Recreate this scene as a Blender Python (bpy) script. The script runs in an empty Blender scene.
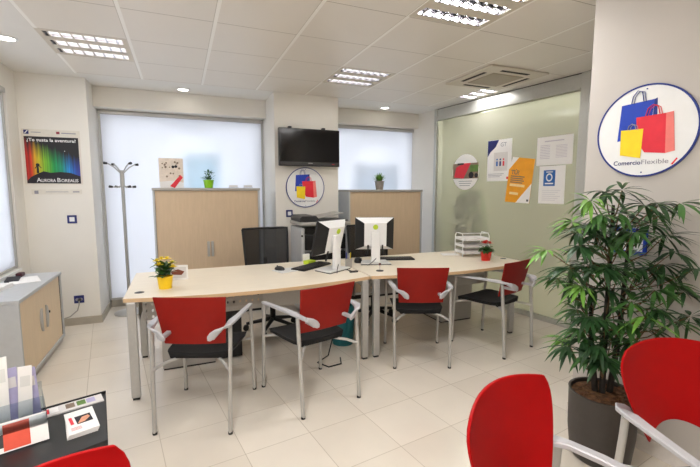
import bpy, bmesh, math, random
from mathutils import Vector, Matrix
R = math.radians
sc = bpy.context.scene
COL = sc.collection
random.seed(7)

# ------------------------------------------------------------------ materials
def lin(c):
    o = []
    for v in c:
        v /= 255.0
        o.append(v / 12.92 if v <= .04045 else ((v + .055) / 1.055) ** 2.4)
    return (o[0], o[1], o[2], 1)

def mat(name, rgb, rough=.5, metal=0, var=.04, scale=30, bump=0, coat=0, stretch=None, spec=.5):
    m = bpy.data.materials.new(name); m.use_nodes = True
    nt = m.node_tree; b = nt.nodes['Principled BSDF']
    b.inputs['Roughness'].default_value = rough
    b.inputs['Metallic'].default_value = metal
    b.inputs['Coat Weight'].default_value = coat
    b.inputs['Specular IOR Level'].default_value = spec
    tc = nt.nodes.new('ShaderNodeTexCoord'); mp = nt.nodes.new('ShaderNodeMapping')
    nz = nt.nodes.new('ShaderNodeTexNoise')
    if stretch: mp.inputs['Scale'].default_value = stretch
    nz.inputs['Scale'].default_value = scale; nz.inputs['Detail'].default_value = 4
    nt.links.new(tc.outputs['Object'], mp.inputs['Vector']); nt.links.new(mp.outputs[0], nz.inputs['Vector'])
    rp = nt.nodes.new('ShaderNodeValToRGB')
    c = lin(rgb)
    rp.color_ramp.elements[0].color = tuple(x * (1 - var) for x in c[:3]) + (1,)
    rp.color_ramp.elements[1].color = tuple(min(1, x * (1 + var)) for x in c[:3]) + (1,)
    rp.color_ramp.elements[0].position = .3; rp.color_ramp.elements[1].position = .7
    nt.links.new(nz.outputs['Fac'], rp.inputs[0]); nt.links.new(rp.outputs[0], b.inputs['Base Color'])
    if bump:
        bp = nt.nodes.new('ShaderNodeBump'); bp.inputs['Strength'].default_value = bump; bp.inputs['Distance'].default_value = .002
        nt.links.new(nz.outputs['Fac'], bp.inputs['Height']); nt.links.new(bp.outputs[0], b.inputs['Normal'])
    return m

def emit(name, rgb, s):
    m = bpy.data.materials.new(name); m.use_nodes = True
    nt = m.node_tree; nt.nodes.clear()
    e = nt.nodes.new('ShaderNodeEmission'); o = nt.nodes.new('ShaderNodeOutputMaterial')
    e.inputs[0].default_value = lin(rgb); e.inputs[1].default_value = s
    nt.links.new(e.outputs[0], o.inputs[0]); return m

def holes(name, rgb, pitch, rad, rough=.45, metal=.3):
    """sheet steel punched with round holes (object x / z grid)"""
    m = mat(name, rgb, rough, metal); nt = m.node_tree
    b = nt.nodes['Principled BSDF']; out = nt.nodes['Material Output']
    tc = nt.nodes.new('ShaderNodeTexCoord'); sx = nt.nodes.new('ShaderNodeSeparateXYZ')
    nt.links.new(tc.outputs['Object'], sx.inputs[0])
    add = nt.nodes.new('ShaderNodeMath'); add.operation = 'ADD'
    nt.links.new(sx.outputs[0], add.inputs[0]); nt.links.new(sx.outputs[1], add.inputs[1])
    sq = []
    for src in (add.outputs[0], sx.outputs[2]):
        d = nt.nodes.new('ShaderNodeMath'); d.operation = 'DIVIDE'; d.inputs[1].default_value = pitch
        f = nt.nodes.new('ShaderNodeMath'); f.operation = 'FRACT'
        s = nt.nodes.new('ShaderNodeMath'); s.operation = 'SUBTRACT'; s.inputs[1].default_value = .5
        p = nt.nodes.new('ShaderNodeMath'); p.operation = 'POWER'; p.inputs[1].default_value = 2
        nt.links.new(src, d.inputs[0]); nt.links.new(d.outputs[0], f.inputs[0]); nt.links.new(f.outputs[0], s.inputs[0]); nt.links.new(s.outputs[0], p.inputs[0]); sq.append(p)
    a = nt.nodes.new('ShaderNodeMath'); a.operation = 'ADD'
    nt.links.new(sq[0].outputs[0], a.inputs[0]); nt.links.new(sq[1].outputs[0], a.inputs[1])
    lt = nt.nodes.new('ShaderNodeMath'); lt.operation = 'LESS_THAN'; lt.inputs[1].default_value = (rad / pitch) ** 2
    nt.links.new(a.outputs[0], lt.inputs[0])
    tr = nt.nodes.new('ShaderNodeBsdfTransparent'); mx = nt.nodes.new('ShaderNodeMixShader')
    nt.links.new(lt.outputs[0], mx.inputs[0]); nt.links.new(b.outputs[0], mx.inputs[1]); nt.links.new(tr.outputs[0], mx.inputs[2])
    nt.links.new(mx.outputs[0], out.inputs[0]); return m

def ribs(name, rgb, pitch, axis, rough=.5):
    """tambour slats: vertical ribs along an object axis"""
    m = mat(name, rgb, rough, 0, .035, 6, stretch=(8, 8, 1)); nt = m.node_tree
    b = nt.nodes['Principled BSDF']
    tc = nt.nodes.new('ShaderNodeTexCoord'); sx = nt.nodes.new('ShaderNodeSeparateXYZ')
    nt.links.new(tc.outputs['Object'], sx.inputs[0])
    mu = nt.nodes.new('ShaderNodeMath'); mu.operation = 'MULTIPLY'; mu.inputs[1].default_value = 2 * math.pi / pitch
    si = nt.nodes.new('ShaderNodeMath'); si.operation = 'SINE'
    ab = nt.nodes.new('ShaderNodeMath'); ab.operation = 'ABSOLUTE'
    nt.links.new(sx.outputs[axis], mu.inputs[0]); nt.links.new(mu.outputs[0], si.inputs[0]); nt.links.new(si.outputs[0], ab.inputs[0])
    bp = nt.nodes.new('ShaderNodeBump'); bp.inputs['Strength'].default_value = .12; bp.inputs['Distance'].default_value = .003
    nt.links.new(ab.outputs[0], bp.inputs['Height']); nt.links.new(bp.outputs[0], b.inputs['Normal'])
    return m

M = {}
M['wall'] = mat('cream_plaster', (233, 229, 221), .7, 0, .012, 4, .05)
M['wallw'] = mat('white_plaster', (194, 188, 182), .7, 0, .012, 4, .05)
M['head'] = mat('soffit_plaster', (234, 231, 225), .7, 0, .012, 4)
M['base'] = mat('grey_skirting', (176, 168, 154), .4, .1, .04, 10)
M['alu'] = mat('brushed_aluminium', (186, 184, 180), .35, .7, .04, 60, stretch=(1, 1, 12))
M['alum'] = mat('satin_aluminium_frame', (196, 196, 190), .3, .35, .03, 40)
M['wood'] = mat('pale_maple_top', (236, 225, 206), .38, 0, .03, 5, stretch=(1, 10, 10))
M['woodedge'] = mat('maple_edge_band', (214, 182, 142), .45, 0, .04, 8)
M['tambx'] = ribs('beech_tambour_front', (208, 184, 154), .05, 0)
M['tamby'] = ribs('beech_tambour_side', (224, 202, 170), .05, 1)
M['cabgrey'] = mat('grey_cabinet_steel', (172, 168, 162), .45, .2, .03, 20)
M['cablight'] = mat('light_grey_cabinet_steel', (190, 192, 194), .45, .15, .03, 20)
M['silver'] = mat('silver_powder_coat', (184, 182, 178), .4, .35, .03, 50)
M['armgrey'] = mat('light_grey_plastic', (186, 186, 190), .38, .05, .02, 60)
M['red'] = mat('brick_red_plastic', (142, 22, 12), .5, 0, .04, 25, .04, spec=.25)
M['redb'] = mat('signal_red_plastic', (168, 5, 8), .45, 0, .03, 25, .02, spec=.14)
M['black'] = mat('black_fabric', (15, 14, 15), .9, 0, .2, 300, .3)
M['blackp'] = mat('black_plastic', (15, 15, 17), .45, 0, .1, 60)
M['darkp'] = mat('charcoal_plastic', (52, 50, 50), .45, 0, .08, 60)
M['rubber'] = mat('dark_rubber', (40, 38, 36), .8, 0, .1, 60)
M['chrome'] = mat('polished_steel', (200, 200, 200), .15, .95, .02, 30)
M['white'] = mat('white_plastic', (236, 236, 236), .4, 0, .01, 30)
M['offw'] = mat('off_white_plastic', (222, 222, 220), .4, 0, .02, 30)
M['paper'] = mat('white_paper', (240, 238, 236), .8, 0, .015, 30)
M['paperg'] = mat('grey_white_paper', (218, 214, 212), .8, 0, .02, 30)
M['print'] = mat('grey_print', (150, 148, 158), .8, 0, .1, 40)
M['printk'] = mat('black_print', (38, 36, 44), .7, 0, .1, 40)
M['navy'] = mat('navy_blue_print', (34, 42, 110), .5, 0, .06, 30)
M['blue'] = mat('royal_blue_print', (20, 62, 178), .5, 0, .06, 20)
M['blued'] = mat('dark_blue_print', (22, 46, 130), .5, 0, .06, 20)
M['redp'] = mat('coral_red_print', (226, 40, 58), .5, 0, .05, 20)
M['pink'] = mat('pink_print', (240, 128, 120), .5, 0, .05, 20)
M['yel'] = mat('yellow_print', (250, 216, 30), .5, 0, .05, 20)
M['org'] = mat('orange_print', (242, 164, 34), .5, 0, .06, 12)
M['skyb'] = mat('notice_blue_print', (24, 96, 172), .5, 0, .05, 20)
M['green'] = mat('leaf_green_print', (96, 130, 60), .6, 0, .2, 20)
M['yelpot'] = mat('yellow_pot', (250, 206, 20), .35, 0, .03, 20)
M['redpot'] = mat('red_pot', (206, 40, 26), .35, 0, .04, 20)
M['limepot'] = mat('lime_pot', (140, 205, 30), .35, 0, .04, 20)
M['greypot'] = mat('grey_stone_pot', (150, 142, 134), .7, 0, .12, 60)
M['leaf'] = mat('dark_leaf', (42, 76, 40), .45, 0, .35, 14)
M['leaf2'] = mat('mid_leaf', (64, 106, 50), .42, 0, .3, 14)
M['leaf3'] = mat('bright_leaf', (112, 160, 66), .45, 0, .25, 14)
M['petalr'] = mat('red_petal', (214, 36, 28), .5, 0, .15, 40)
M['petaly'] = mat('yellow_petal', (252, 224, 70), .5, 0, .1, 40)
M['pot'] = mat('dark_brown_planter', (62, 56, 52), .5, 0, .08, 30)
M['soil'] = mat('bark_chips', (112, 78, 52), .9, 0, .5, 40, .8)
M['stem'] = mat('black_stem', (34, 28, 24), .7, 0, .2, 40)
M['twig'] = mat('brown_twig', (104, 76, 46), .7, 0, .2, 40)
M['tbl'] = mat('black_table_top', (30, 30, 32), .35, 0, .06, 60)
M['teal'] = mat('teal_plastic', (10, 96, 104), .4, 0, .06, 30)
M['limep'] = mat('lime_paper', (190, 214, 50), .7, 0, .05, 30)
M['lav'] = mat('lavender_paper', (178, 172, 206), .8, 0, .06, 30)
M['lblue'] = mat('blue_leaflet_paper', (70, 110, 180), .7, 0, .06, 30)
M['brownp'] = mat('brown_leaflet_paper', (136, 116, 98), .7, 0, .1, 30)
M['screen'] = mat('tv_screen_glass', (12, 12, 13), .12, 0, .05, 30)
M['tvb'] = mat('tv_gloss_black', (20, 18, 18), .2, 0, .05, 30)
M['acgrey'] = mat('air_conditioner_cream', (214, 206, 192), .5, 0, .02, 30)
M['acgr'] = mat('air_conditioner_grille', (168, 158, 140), .6, 0, .05, 90)
M['dark'] = mat('dark_slot', (40, 36, 32), .8, 0, .1, 30)
M['mirror'] = mat('mirror_louver', (222, 220, 222), .12, 1, .01, 30)
M['skin'] = mat('skin_tone_print', (222, 160, 130), .7, 0, .1, 30)
M['cardp'] = mat('speckled_card', (228, 214, 200), .8, 0, .1, 26)
M['sheet'] = mat('pale_blue_sheet', (120, 168, 196), .8, 0, .03, 5)
M['gsheet'] = mat('pale_grey_sheet', (140, 150, 158), .8, 0, .03, 5)
M['tube'] = emit('fluorescent_tube', (255, 252, 250), 1.6)
M['tubeb'] = emit('bright_fluorescent_tube', (252, 250, 255), 22)
M['spot'] = emit('downlight_glow', (255, 250, 238), 9)

def m_floor():
    m = mat('polished_porcelain_tiles', (230, 221, 208), .3, 0, .03, 3)
    nt = m.node_tree; b = nt.nodes['Principled BSDF']; rp = b.inputs['Base Color'].links[0].from_node
    tc = nt.nodes.new('ShaderNodeTexCoord'); mp = nt.nodes.new('ShaderNodeMapping')
    nt.links.new(tc.outputs['Object'], mp.inputs['Vector'])
    br = nt.nodes.new('ShaderNodeTexBrick')
    br.offset = 0; br.squash = 1
    br.inputs['Scale'].default_value = 1; br.inputs['Brick Width'].default_value = .402; br.inputs['Row Height'].default_value = .402
    br.inputs['Mortar Size'].default_value = .0022; br.inputs['Mortar Smooth'].default_value = .2; br.inputs['Bias'].default_value = 0
    br.inputs['Color1'].default_value = (1, 1, 1, 1); br.inputs['Color2'].default_value = (.925, .918, .905, 1)
    br.inputs['Mortar'].default_value = (.66, .63, .58, 1)
    nt.links.new(mp.outputs[0], br.inputs['Vector'])
    mx = nt.nodes.new('ShaderNodeMix'); mx.data_type = 'RGBA'; mx.blend_type = 'MULTIPLY'; mx.inputs[0].default_value = 1
    nt.links.new(rp.outputs[0], mx.inputs[6]); nt.links.new(br.outputs['Color'], mx.inputs[7])
    nt.links.new(mx.outputs[2], b.inputs['Base Color'])
    b.inputs['Roughness'].default_value = .15
    return m
M['floor'] = m_floor()

def m_ceil():
    """metal ceiling trays: seams along both axes of the 0.61 m module"""
    m = mat('metal_ceiling_trays', (234, 228, 219), .38, 0, .008, 3)
    nt = m.node_tree; b = nt.nodes['Principled BSDF']; rp = b.inputs['Base Color'].links[0].from_node
    tc = nt.nodes.new('ShaderNodeTexCoord'); sx = nt.nodes.new('ShaderNodeSeparateXYZ')
    nt.links.new(tc.outputs['Object'], sx.inputs[0])
    def seam(o, off, per, w):
        s = nt.nodes.new('ShaderNodeMath'); s.operation = 'SUBTRACT'; s.inputs[1].default_value = off
        d = nt.nodes.new('ShaderNodeMath'); d.operation = 'DIVIDE'; d.inputs[1].default_value = per
        r = nt.nodes.new('ShaderNodeMath'); r.operation = 'ROUND'
        e = nt.nodes.new('ShaderNodeMath'); e.operation = 'SUBTRACT'
        a = nt.nodes.new('ShaderNodeMath'); a.operation = 'ABSOLUTE'
        l = nt.nodes.new('ShaderNodeMath'); l.operation = 'LESS_THAN'; l.inputs[1].default_value = w / per / 2
        nt.links.new(o, s.inputs[0]); nt.links.new(s.outputs[0], d.inputs[0]); nt.links.new(d.outputs[0], r.inputs[0])
        nt.links.new(d.outputs[0], e.inputs[0]); nt.links.new(r.outputs[0], e.inputs[1]); nt.links.new(e.outputs[0], a.inputs[0]); nt.links.new(a.outputs[0], l.inputs[0])
        return l.outputs[0]
    def over(fac, src, col):
        mx = nt.nodes.new('ShaderNodeMix'); mx.data_type = 'RGBA'; mx.inputs[7].default_value = lin(col)
        nt.links.new(fac, mx.inputs[0]); nt.links.new(src, mx.inputs[6]); return mx.outputs[2]
    c = over(seam(sx.outputs[1], 3.155, .615, .006), rp.outputs[0], (166, 156, 142))
    c = over(seam(sx.outputs[0], .283, .61, .026), c, (252, 249, 243))
    c = over(seam(sx.outputs[0], .269, .61, .004), c, (196, 188, 176))
    nt.links.new(c, b.inputs['Base Color'])
    return m
M['ceil'] = m_ceil()

def m_blind():
    m = bpy.data.materials.new('translucent_blind_fabric'); m.use_nodes = True
    nt = m.node_tree; nt.nodes.clear()
    o = nt.nodes.new('ShaderNodeOutputMaterial'); t = nt.nodes.new('ShaderNodeBsdfTranslucent'); d = nt.nodes.new('ShaderNodeBsdfDiffuse')
    mx = nt.nodes.new('ShaderNodeMixShader'); mx.inputs[0].default_value = .35
    tc = nt.nodes.new('ShaderNodeTexCoord'); wv = nt.nodes.new('ShaderNodeTexNoise'); wv.inputs['Scale'].default_value = 400
    rp = nt.nodes.new('ShaderNodeValToRGB'); rp.color_ramp.elements[0].color = (.85, .86, .91, 1); rp.color_ramp.elements[1].color = (.89, .90, .945, 1)
    nt.links.new(tc.outputs['Object'], wv.inputs['Vector']); nt.links.new(wv.outputs['Fac'], rp.inputs[0])
    nt.links.new(rp.outputs[0], t.inputs[0]); nt.links.new(rp.outputs[0], d.inputs[0])
    nt.links.new(t.outputs[0], mx.inputs[1]); nt.links.new(d.outputs[0], mx.inputs[2]); nt.links.new(mx.outputs[0], o.inputs[0])
    return m
M['blind'] = m_blind()

def m_transl(name, c):
    m = bpy.data.materials.new(name); m.use_nodes = True
    nt = m.node_tree; nt.nodes.clear()
    o = nt.nodes.new('ShaderNodeOutputMaterial'); t = nt.nodes.new('ShaderNodeBsdfTranslucent'); nz = nt.nodes.new('ShaderNodeTexNoise')
    rp = nt.nodes.new('ShaderNodeValToRGB'); rp.color_ramp.elements[0].color = tuple(x * .97 for x in c) + (1,); rp.color_ramp.elements[1].color = c + (1,)
    nt.links.new(nz.outputs['Fac'], rp.inputs[0]); nt.links.new(rp.outputs[0], t.inputs[0]); nt.links.new(t.outputs[0], o.inputs[0])
    return m
M['sheet'] = m_transl('pale_blue_film', (.74, .93, 1.0)); M['gsheet'] = m_transl('pale_grey_film', (.80, .86, .90))

def m_clear(name, tint=(.95, .97, .97, 1), refl=.12, rough=.03):
    m = bpy.data.materials.new(name); m.use_nodes = True
    nt = m.node_tree; nt.nodes.clear()
    o = nt.nodes.new('ShaderNodeOutputMaterial'); t = nt.nodes.new('ShaderNodeBsdfTransparent'); g = nt.nodes.new('ShaderNodeBsdfGlossy')
    t.inputs[0].default_value = tint; g.inputs['Roughness'].default_value = rough
    fr = nt.nodes.new('ShaderNodeFresnel'); fr.inputs[0].default_value = 1.45
    ad = nt.nodes.new('ShaderNodeMath'); ad.operation = 'MULTIPLY'; ad.inputs[1].default_value = refl * 8
    ad.use_clamp = True
    mx = nt.nodes.new('ShaderNodeMixShader')
    nt.links.new(fr.outputs[0], ad.inputs[0]); nt.links.new(ad.outputs[0], mx.inputs[0])
    nt.links.new(t.outputs[0], mx.inputs[1]); nt.links.new(g.outputs[0], mx.inputs[2]); nt.links.new(mx.outputs[0], o.inputs[0])
    return m
M['glass'] = m_clear('clear_window_glass')
M['acrylic'] = m_clear('clear_acrylic', (.86, .9, .93, 1), .16, .05)

def m_frost():
    m = bpy.data.materials.new('etched_green_glass'); m.use_nodes = True
    nt = m.node_tree; nt.nodes.clear()
    o = nt.nodes.new('ShaderNodeOutputMaterial')
    rf = nt.nodes.new('ShaderNodeBsdfRefraction'); rf.inputs['Roughness'].default_value = .2; rf.inputs['IOR'].default_value = 1.12; rf.inputs[0].default_value = (.86, .89, .81, 1)
    tl = nt.nodes.new('ShaderNodeBsdfTranslucent'); tl.inputs[0].default_value = (.80, .82, .74, 1)
    df = nt.nodes.new('ShaderNodeBsdfDiffuse'); df.inputs[0].default_value = (.62, .585, .525, 1)
    gl = nt.nodes.new('ShaderNodeBsdfGlossy'); gl.inputs['Roughness'].default_value = .06
    fr = nt.nodes.new('ShaderNodeFresnel'); fr.inputs[0].default_value = 1.32
    m1 = nt.nodes.new('ShaderNodeMixShader'); m1.inputs[0].default_value = .16
    m2 = nt.nodes.new('ShaderNodeMixShader'); m2.inputs[0].default_value = .36
    m3 = nt.nodes.new('ShaderNodeMixShader')
    tc = nt.nodes.new('ShaderNodeTexCoord'); nz = nt.nodes.new('ShaderNodeTexNoise'); nz.inputs['Scale'].default_value = 500
    bp = nt.nodes.new('ShaderNodeBump'); bp.inputs['Strength'].default_value = .03
    nt.links.new(tc.outputs['Object'], nz.inputs['Vector']); nt.links.new(nz.outputs['Fac'], bp.inputs['Height']); nt.links.new(bp.outputs[0], df.inputs['Normal'])
    nt.links.new(rf.outputs[0], m1.inputs[1]); nt.links.new(tl.outputs[0], m1.inputs[2])
    nt.links.new(m1.outputs[0], m2.inputs[1]); nt.links.new(df.outputs[0], m2.inputs[2])
    nt.links.new(fr.outputs[0], m3.inputs[0]); nt.links.new(m2.outputs[0], m3.inputs[1]); nt.links.new(gl.outputs[0], m3.inputs[2])
    nt.links.new(m3.outputs[0], o.inputs[0]); return m
M['frost'] = m_frost()

def m_mesh():
    m = mat('black_mesh_weave', (18, 17, 17), .6, 0, .2, 200); nt = m.node_tree
    b = nt.nodes['Principled BSDF']; out = nt.nodes['Material Output']
    tc = nt.nodes.new('ShaderNodeTexCoord'); ck = nt.nodes.new('ShaderNodeTexChecker'); ck.inputs['Scale'].default_value = 260
    nt.links.new(tc.outputs['Object'], ck.inputs['Vector'])
    mu = nt.nodes.new('ShaderNodeMath'); mu.operation = 'MULTIPLY'; mu.inputs[1].default_value = .13
    nt.links.new(ck.outputs['Fac'], mu.inputs[0])
    tr = nt.nodes.new('ShaderNodeBsdfTransparent'); mx = nt.nodes.new('ShaderNodeMixShader')
    nt.links.new(mu.outputs[0], mx.inputs[0]); nt.links.new(b.outputs[0], mx.inputs[1]); nt.links.new(tr.outputs[0], mx.inputs[2])
    nt.links.new(mx.outputs[0], out.inputs[0]); return m
M['mesh'] = m_mesh()

def m_aurora(w, h):
    """printed artwork of a poster: coloured curtains on black"""
    m = mat('aurora_print', (20, 20, 22), .5); nt = m.node_tree; b = nt.nodes['Principled BSDF']
    tc = nt.nodes.new('ShaderNodeTexCoord'); sx = nt.nodes.new('ShaderNodeSeparateXYZ'); nt.links.new(tc.outputs['Object'], sx.inputs[0])
    mr = nt.nodes.new('ShaderNodeMapRange'); mr.inputs[1].default_value = -w / 2; mr.inputs[2].default_value = w / 2
    nt.links.new(sx.outputs[0], mr.inputs[0])
    rp = nt.nodes.new('ShaderNodeValToRGB'); E = rp.color_ramp.elements
    E[0].position = 0; E[0].color = lin((190, 30, 30)); E[1].position = 1; E[1].color = lin((60, 60, 160))
    for p, c in ((.1, (225, 60, 30)), (.2, (235, 200, 40)), (.34, (140, 205, 40)), (.5, (20, 160, 70)), (.66, (10, 150, 120)), (.78, (30, 140, 215)), (.9, (40, 90, 190))):
        e = E.new(p); e.color = lin(c)
    nt.links.new(mr.outputs[0], rp.inputs[0])
    # curtain top falls towards the right, streaks along x
    mp = nt.nodes.new('ShaderNodeMapping'); mp.inputs['Scale'].default_value = (60, 0, 1); nt.links.new(tc.outputs['Object'], mp.inputs[0])
    nz = nt.nodes.new('ShaderNodeTexNoise'); nz.inputs['Scale'].default_value = 1; nt.links.new(mp.outputs[0], nz.inputs['Vector'])
    tp = nt.nodes.new('ShaderNodeMath'); tp.operation = 'MULTIPLY_ADD'; tp.inputs[1].default_value = -.42; tp.inputs[2].default_value = .02
    nt.links.new(sx.outputs[0], tp.inputs[0])
    t2 = nt.nodes.new('ShaderNodeMath'); t2.operation = 'MULTIPLY_ADD'; t2.inputs[1].default_value = .16
    nt.links.new(nz.outputs['Fac'], t2.inputs[0]); nt.links.new(tp.outputs[0], t2.inputs[2])
    di = nt.nodes.new('ShaderNodeMath'); di.operation = 'SUBTRACT'; nt.links.new(t2.outputs[0], di.inputs[0]); nt.links.new(sx.outputs[2], di.inputs[1])
    fa = nt.nodes.new('ShaderNodeMapRange'); fa.inputs[1].default_value = -.03; fa.inputs[2].default_value = .14; nt.links.new(di.outputs[0], fa.inputs[0])
    st = nt.nodes.new('ShaderNodeMapRange'); st.inputs[1].default_value = .3; st.inputs[2].default_value = .6; st.inputs[3].default_value = .45; nt.links.new(nz.outputs['Fac'], st.inputs[0])
    mu = nt.nodes.new('ShaderNodeMath'); mu.operation = 'MULTIPLY'; nt.links.new(fa.outputs[0], mu.inputs[0]); nt.links.new(st.outputs[0], mu.inputs[1])
    mx = nt.nodes.new('ShaderNodeMix'); mx.data_type = 'RGBA'; mx.inputs[6].default_value = lin((26, 26, 30))
    nt.links.new(mu.outputs[0], mx.inputs[0]); nt.links.new(rp.outputs[0], mx.inputs[7]); nt.links.new(mx.outputs[2], b.inputs['Base Color'])
    return m

# ------------------------------------------------------------------ mesh builder
class MB:
    def __init__(s): s.bm = bmesh.new()
    def _add(s, verts, faces, T=None):
        vs = [s.bm.verts.new((T @ Vector(v)) if T else Vector(v)) for v in verts]
        for f in faces:
            try: s.bm.faces.new([vs[i] for i in f])
            except ValueError: pass
        return s
    def box(s, c, d, rz=0, T=None):
        x, y, z = d[0] / 2, d[1] / 2, d[2] / 2
        A = Matrix.Translation(c) @ Matrix.Rotation(rz, 4, 'Z')
        if T: A = T @ A
        v = [(-x, -y, -z), (x, -y, -z), (x, y, -z), (-x, y, -z), (-x, -y, z), (x, -y, z), (x, y, z), (-x, y, z)]
        return s._add(v, [(3, 2, 1, 0), (4, 5, 6, 7), (0, 1, 5, 4), (1, 2, 6, 5), (2, 3, 7, 6), (3, 0, 4, 7)], A)
    def b2(s, lo, hi):
        return s.box([(a + b) / 2 for a, b in zip(lo, hi)], [abs(b - a) for a, b in zip(lo, hi)])
    def prism(s, poly, z0, z1, T=None):
        n = len(poly)
        v = [(p[0], p[1], z0) for p in poly] + [(p[0], p[1], z1) for p in poly]
        f = [tuple(range(n))[::-1], tuple(range(n, 2 * n))] + [(i, (i + 1) % n, n + (i + 1) % n, n + i) for i in range(n)]
        return s._add(v, f, T)
    def xz(s, poly, y0, y1):           # polygon in the x-z plane given thickness along y
        n = len(poly)
        v = [(p[0], y0, p[1]) for p in poly] + [(p[0], y1, p[1]) for p in poly]
        f = [tuple(range(n)), tuple(range(n, 2 * n))[::-1]] + [(i, n + i, n + (i + 1) % n, (i + 1) % n) for i in range(n)]
        return s._add(v, f)
    def tube(s, pts, r, seg=10, sq=1, cap=True):
        pts = [Vector(p) for p in pts]; n = len(pts)
        rr = r if isinstance(r, (list, tuple)) else [r] * n
        rings = []; up = None
        for i, p in enumerate(pts):
            t = (pts[min(i + 1, n - 1)] - pts[max(i - 1, 0)]).normalized()
            if up is None: up = Vector((1, 0, 0)) if abs(t.x) < .9 else Vector((0, 1, 0))
            a = (up - t * up.dot(t)).normalized(); b = t.cross(a); up = a
            rings.append([s.bm.verts.new(p + a * math.cos(2 * math.pi * k / seg) * rr[i] + b * math.sin(2 * math.pi * k / seg) * rr[i] * sq) for k in range(seg)])
        for i in range(n - 1):
            for k in range(seg):
                s.bm.faces.new((rings[i][k], rings[i][(k + 1) % seg], rings[i + 1][(k + 1) % seg], rings[i + 1][k]))
        if cap:
            s.bm.faces.new(rings[0][::-1]); s.bm.faces.new(rings[-1])
        return s
    def lathe(s, prof, seg=24, c=(0, 0, 0)):
        rings = []
        for r, z in prof:
            if r < 1e-5: rings.append([s.bm.verts.new((c[0], c[1], c[2] + z))])
            else: rings.append([s.bm.verts.new((c[0] + r * math.cos(2 * math.pi * k / seg), c[1] + r * math.sin(2 * math.pi * k / seg), c[2] + z)) for k in range(seg)])
        for a, b in zip(rings[:-1], rings[1:]):
            for k in range(seg):
                q = [a[k % len(a)], a[(k + 1) % len(a)], b[(k + 1) % len(b)], b[k % len(b)]]
                q2 = []
                for v in q:
                    if v not in q2: q2.append(v)
                if len(q2) > 2: s.bm.faces.new(q2)
        return s
    def ribbon(s, secs):
        """secs: list of (centre, half width vector, half thickness vector)"""
        rings = []
        for c, w, t in secs:
            c, w, t = Vector(c), Vector(w), Vector(t)
            rings.append([s.bm.verts.new(q) for q in (c - w - t * .6, c - w * .8 - t, c + w * .8 - t, c + w - t * .6, c + w + t * .6, c + w * .8 + t, c - w * .8 + t, c - w + t * .6)])
        for a, b in zip(rings[:-1], rings[1:]):
            for k in range(8): s.bm.faces.new((a[k], a[(k + 1) % 8], b[(k + 1) % 8], b[k]))
        s.bm.faces.new(rings[0][::-1]); s.bm.faces.new(rings[-1]); return s
    def leaf(s, base, d, up, L, w, droop=.3, seg=4):
        d = Vector(d).normalized(); up = Vector(up)
        side = d.cross(up)
        if side.length < 1e-4: side = Vector((1, 0, 0))
        side.normalize(); nrm = side.cross(d).normalized()
        prev = None; pos = Vector(base); dd = d.copy()
        for i in range(seg + 1):
            t = i / seg
            ww = w * (math.sin(math.pi * (t ** .75)) * .95 + .04) if i < seg else .0006
            if i == 0: ww = w * .1
            l = s.bm.verts.new(pos - side * ww + nrm * ww * .25); c = s.bm.verts.new(pos); r = s.bm.verts.new(pos + side * ww + nrm * ww * .25)
            if prev:
                s.bm.faces.new((prev[0], prev[1], c, l)); s.bm.faces.new((prev[1], prev[2], r, c))
            prev = (l, c, r)
            dd = (dd + Vector((0, 0, -1)) * droop / seg).normalized()
            pos = pos + dd * L / seg
        return s
    def text(s, string, size, T, ext=.0006, bold=0, align='CENTER', width=None):
        cu = bpy.data.curves.new('t', 'FONT'); cu.body = string; cu.size = size; cu.extrude = ext; cu.offset = bold
        cu.align_x = align; cu.resolution_u = 3
        o = bpy.data.objects.new('t', cu); COL.objects.link(o)
        bpy.context.view_layer.update()
        me = o.to_mesh()
        k = 1.0
        if width and len(me.vertices):
            xs = [v.co.x for v in me.vertices]; k = width / (max(xs) - min(xs))
        vs = [s.bm.verts.new(T @ Vector((v.co.x * k, v.co.y, v.co.z))) for v in me.vertices]
        for p in me.polygons:
            try: s.bm.faces.new([vs[i] for i in p.vertices])
            except ValueError: pass
        o.to_mesh_clear(); bpy.data.objects.remove(o); bpy.data.curves.remove(cu)
        return s
    def build(s, name, m, parent=None, smooth=False, bevel=0, loc=None, rz=0, seg=2, fixn=True):
        if fixn: bmesh.ops.recalc_face_normals(s.bm, faces=s.bm.faces[:])
        me = bpy.data.meshes.new(name); s.bm.to_mesh(me); s.bm.free()
        ms = m if isinstance(m, (list, tuple)) else [m]
        for q in ms: me.materials.append(M[q] if isinstance(q, str) else q)
        o = bpy.data.objects.new(name, me); COL.objects.link(o)
        if parent: o.parent = parent
        if loc: o.location = loc
        if rz: o.rotation_euler.z = rz
        if smooth:
            for p in me.polygons: p.use_smooth = True
            if hasattr(me, 'set_sharp_from_angle'): me.set_sharp_from_angle(angle=R(38))
        if bevel:
            b = o.modifiers.new('b', 'BEVEL'); b.width = bevel; b.segments = seg; b.limit_method = 'ANGLE'; b.angle_limit = R(40)
        return o

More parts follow.
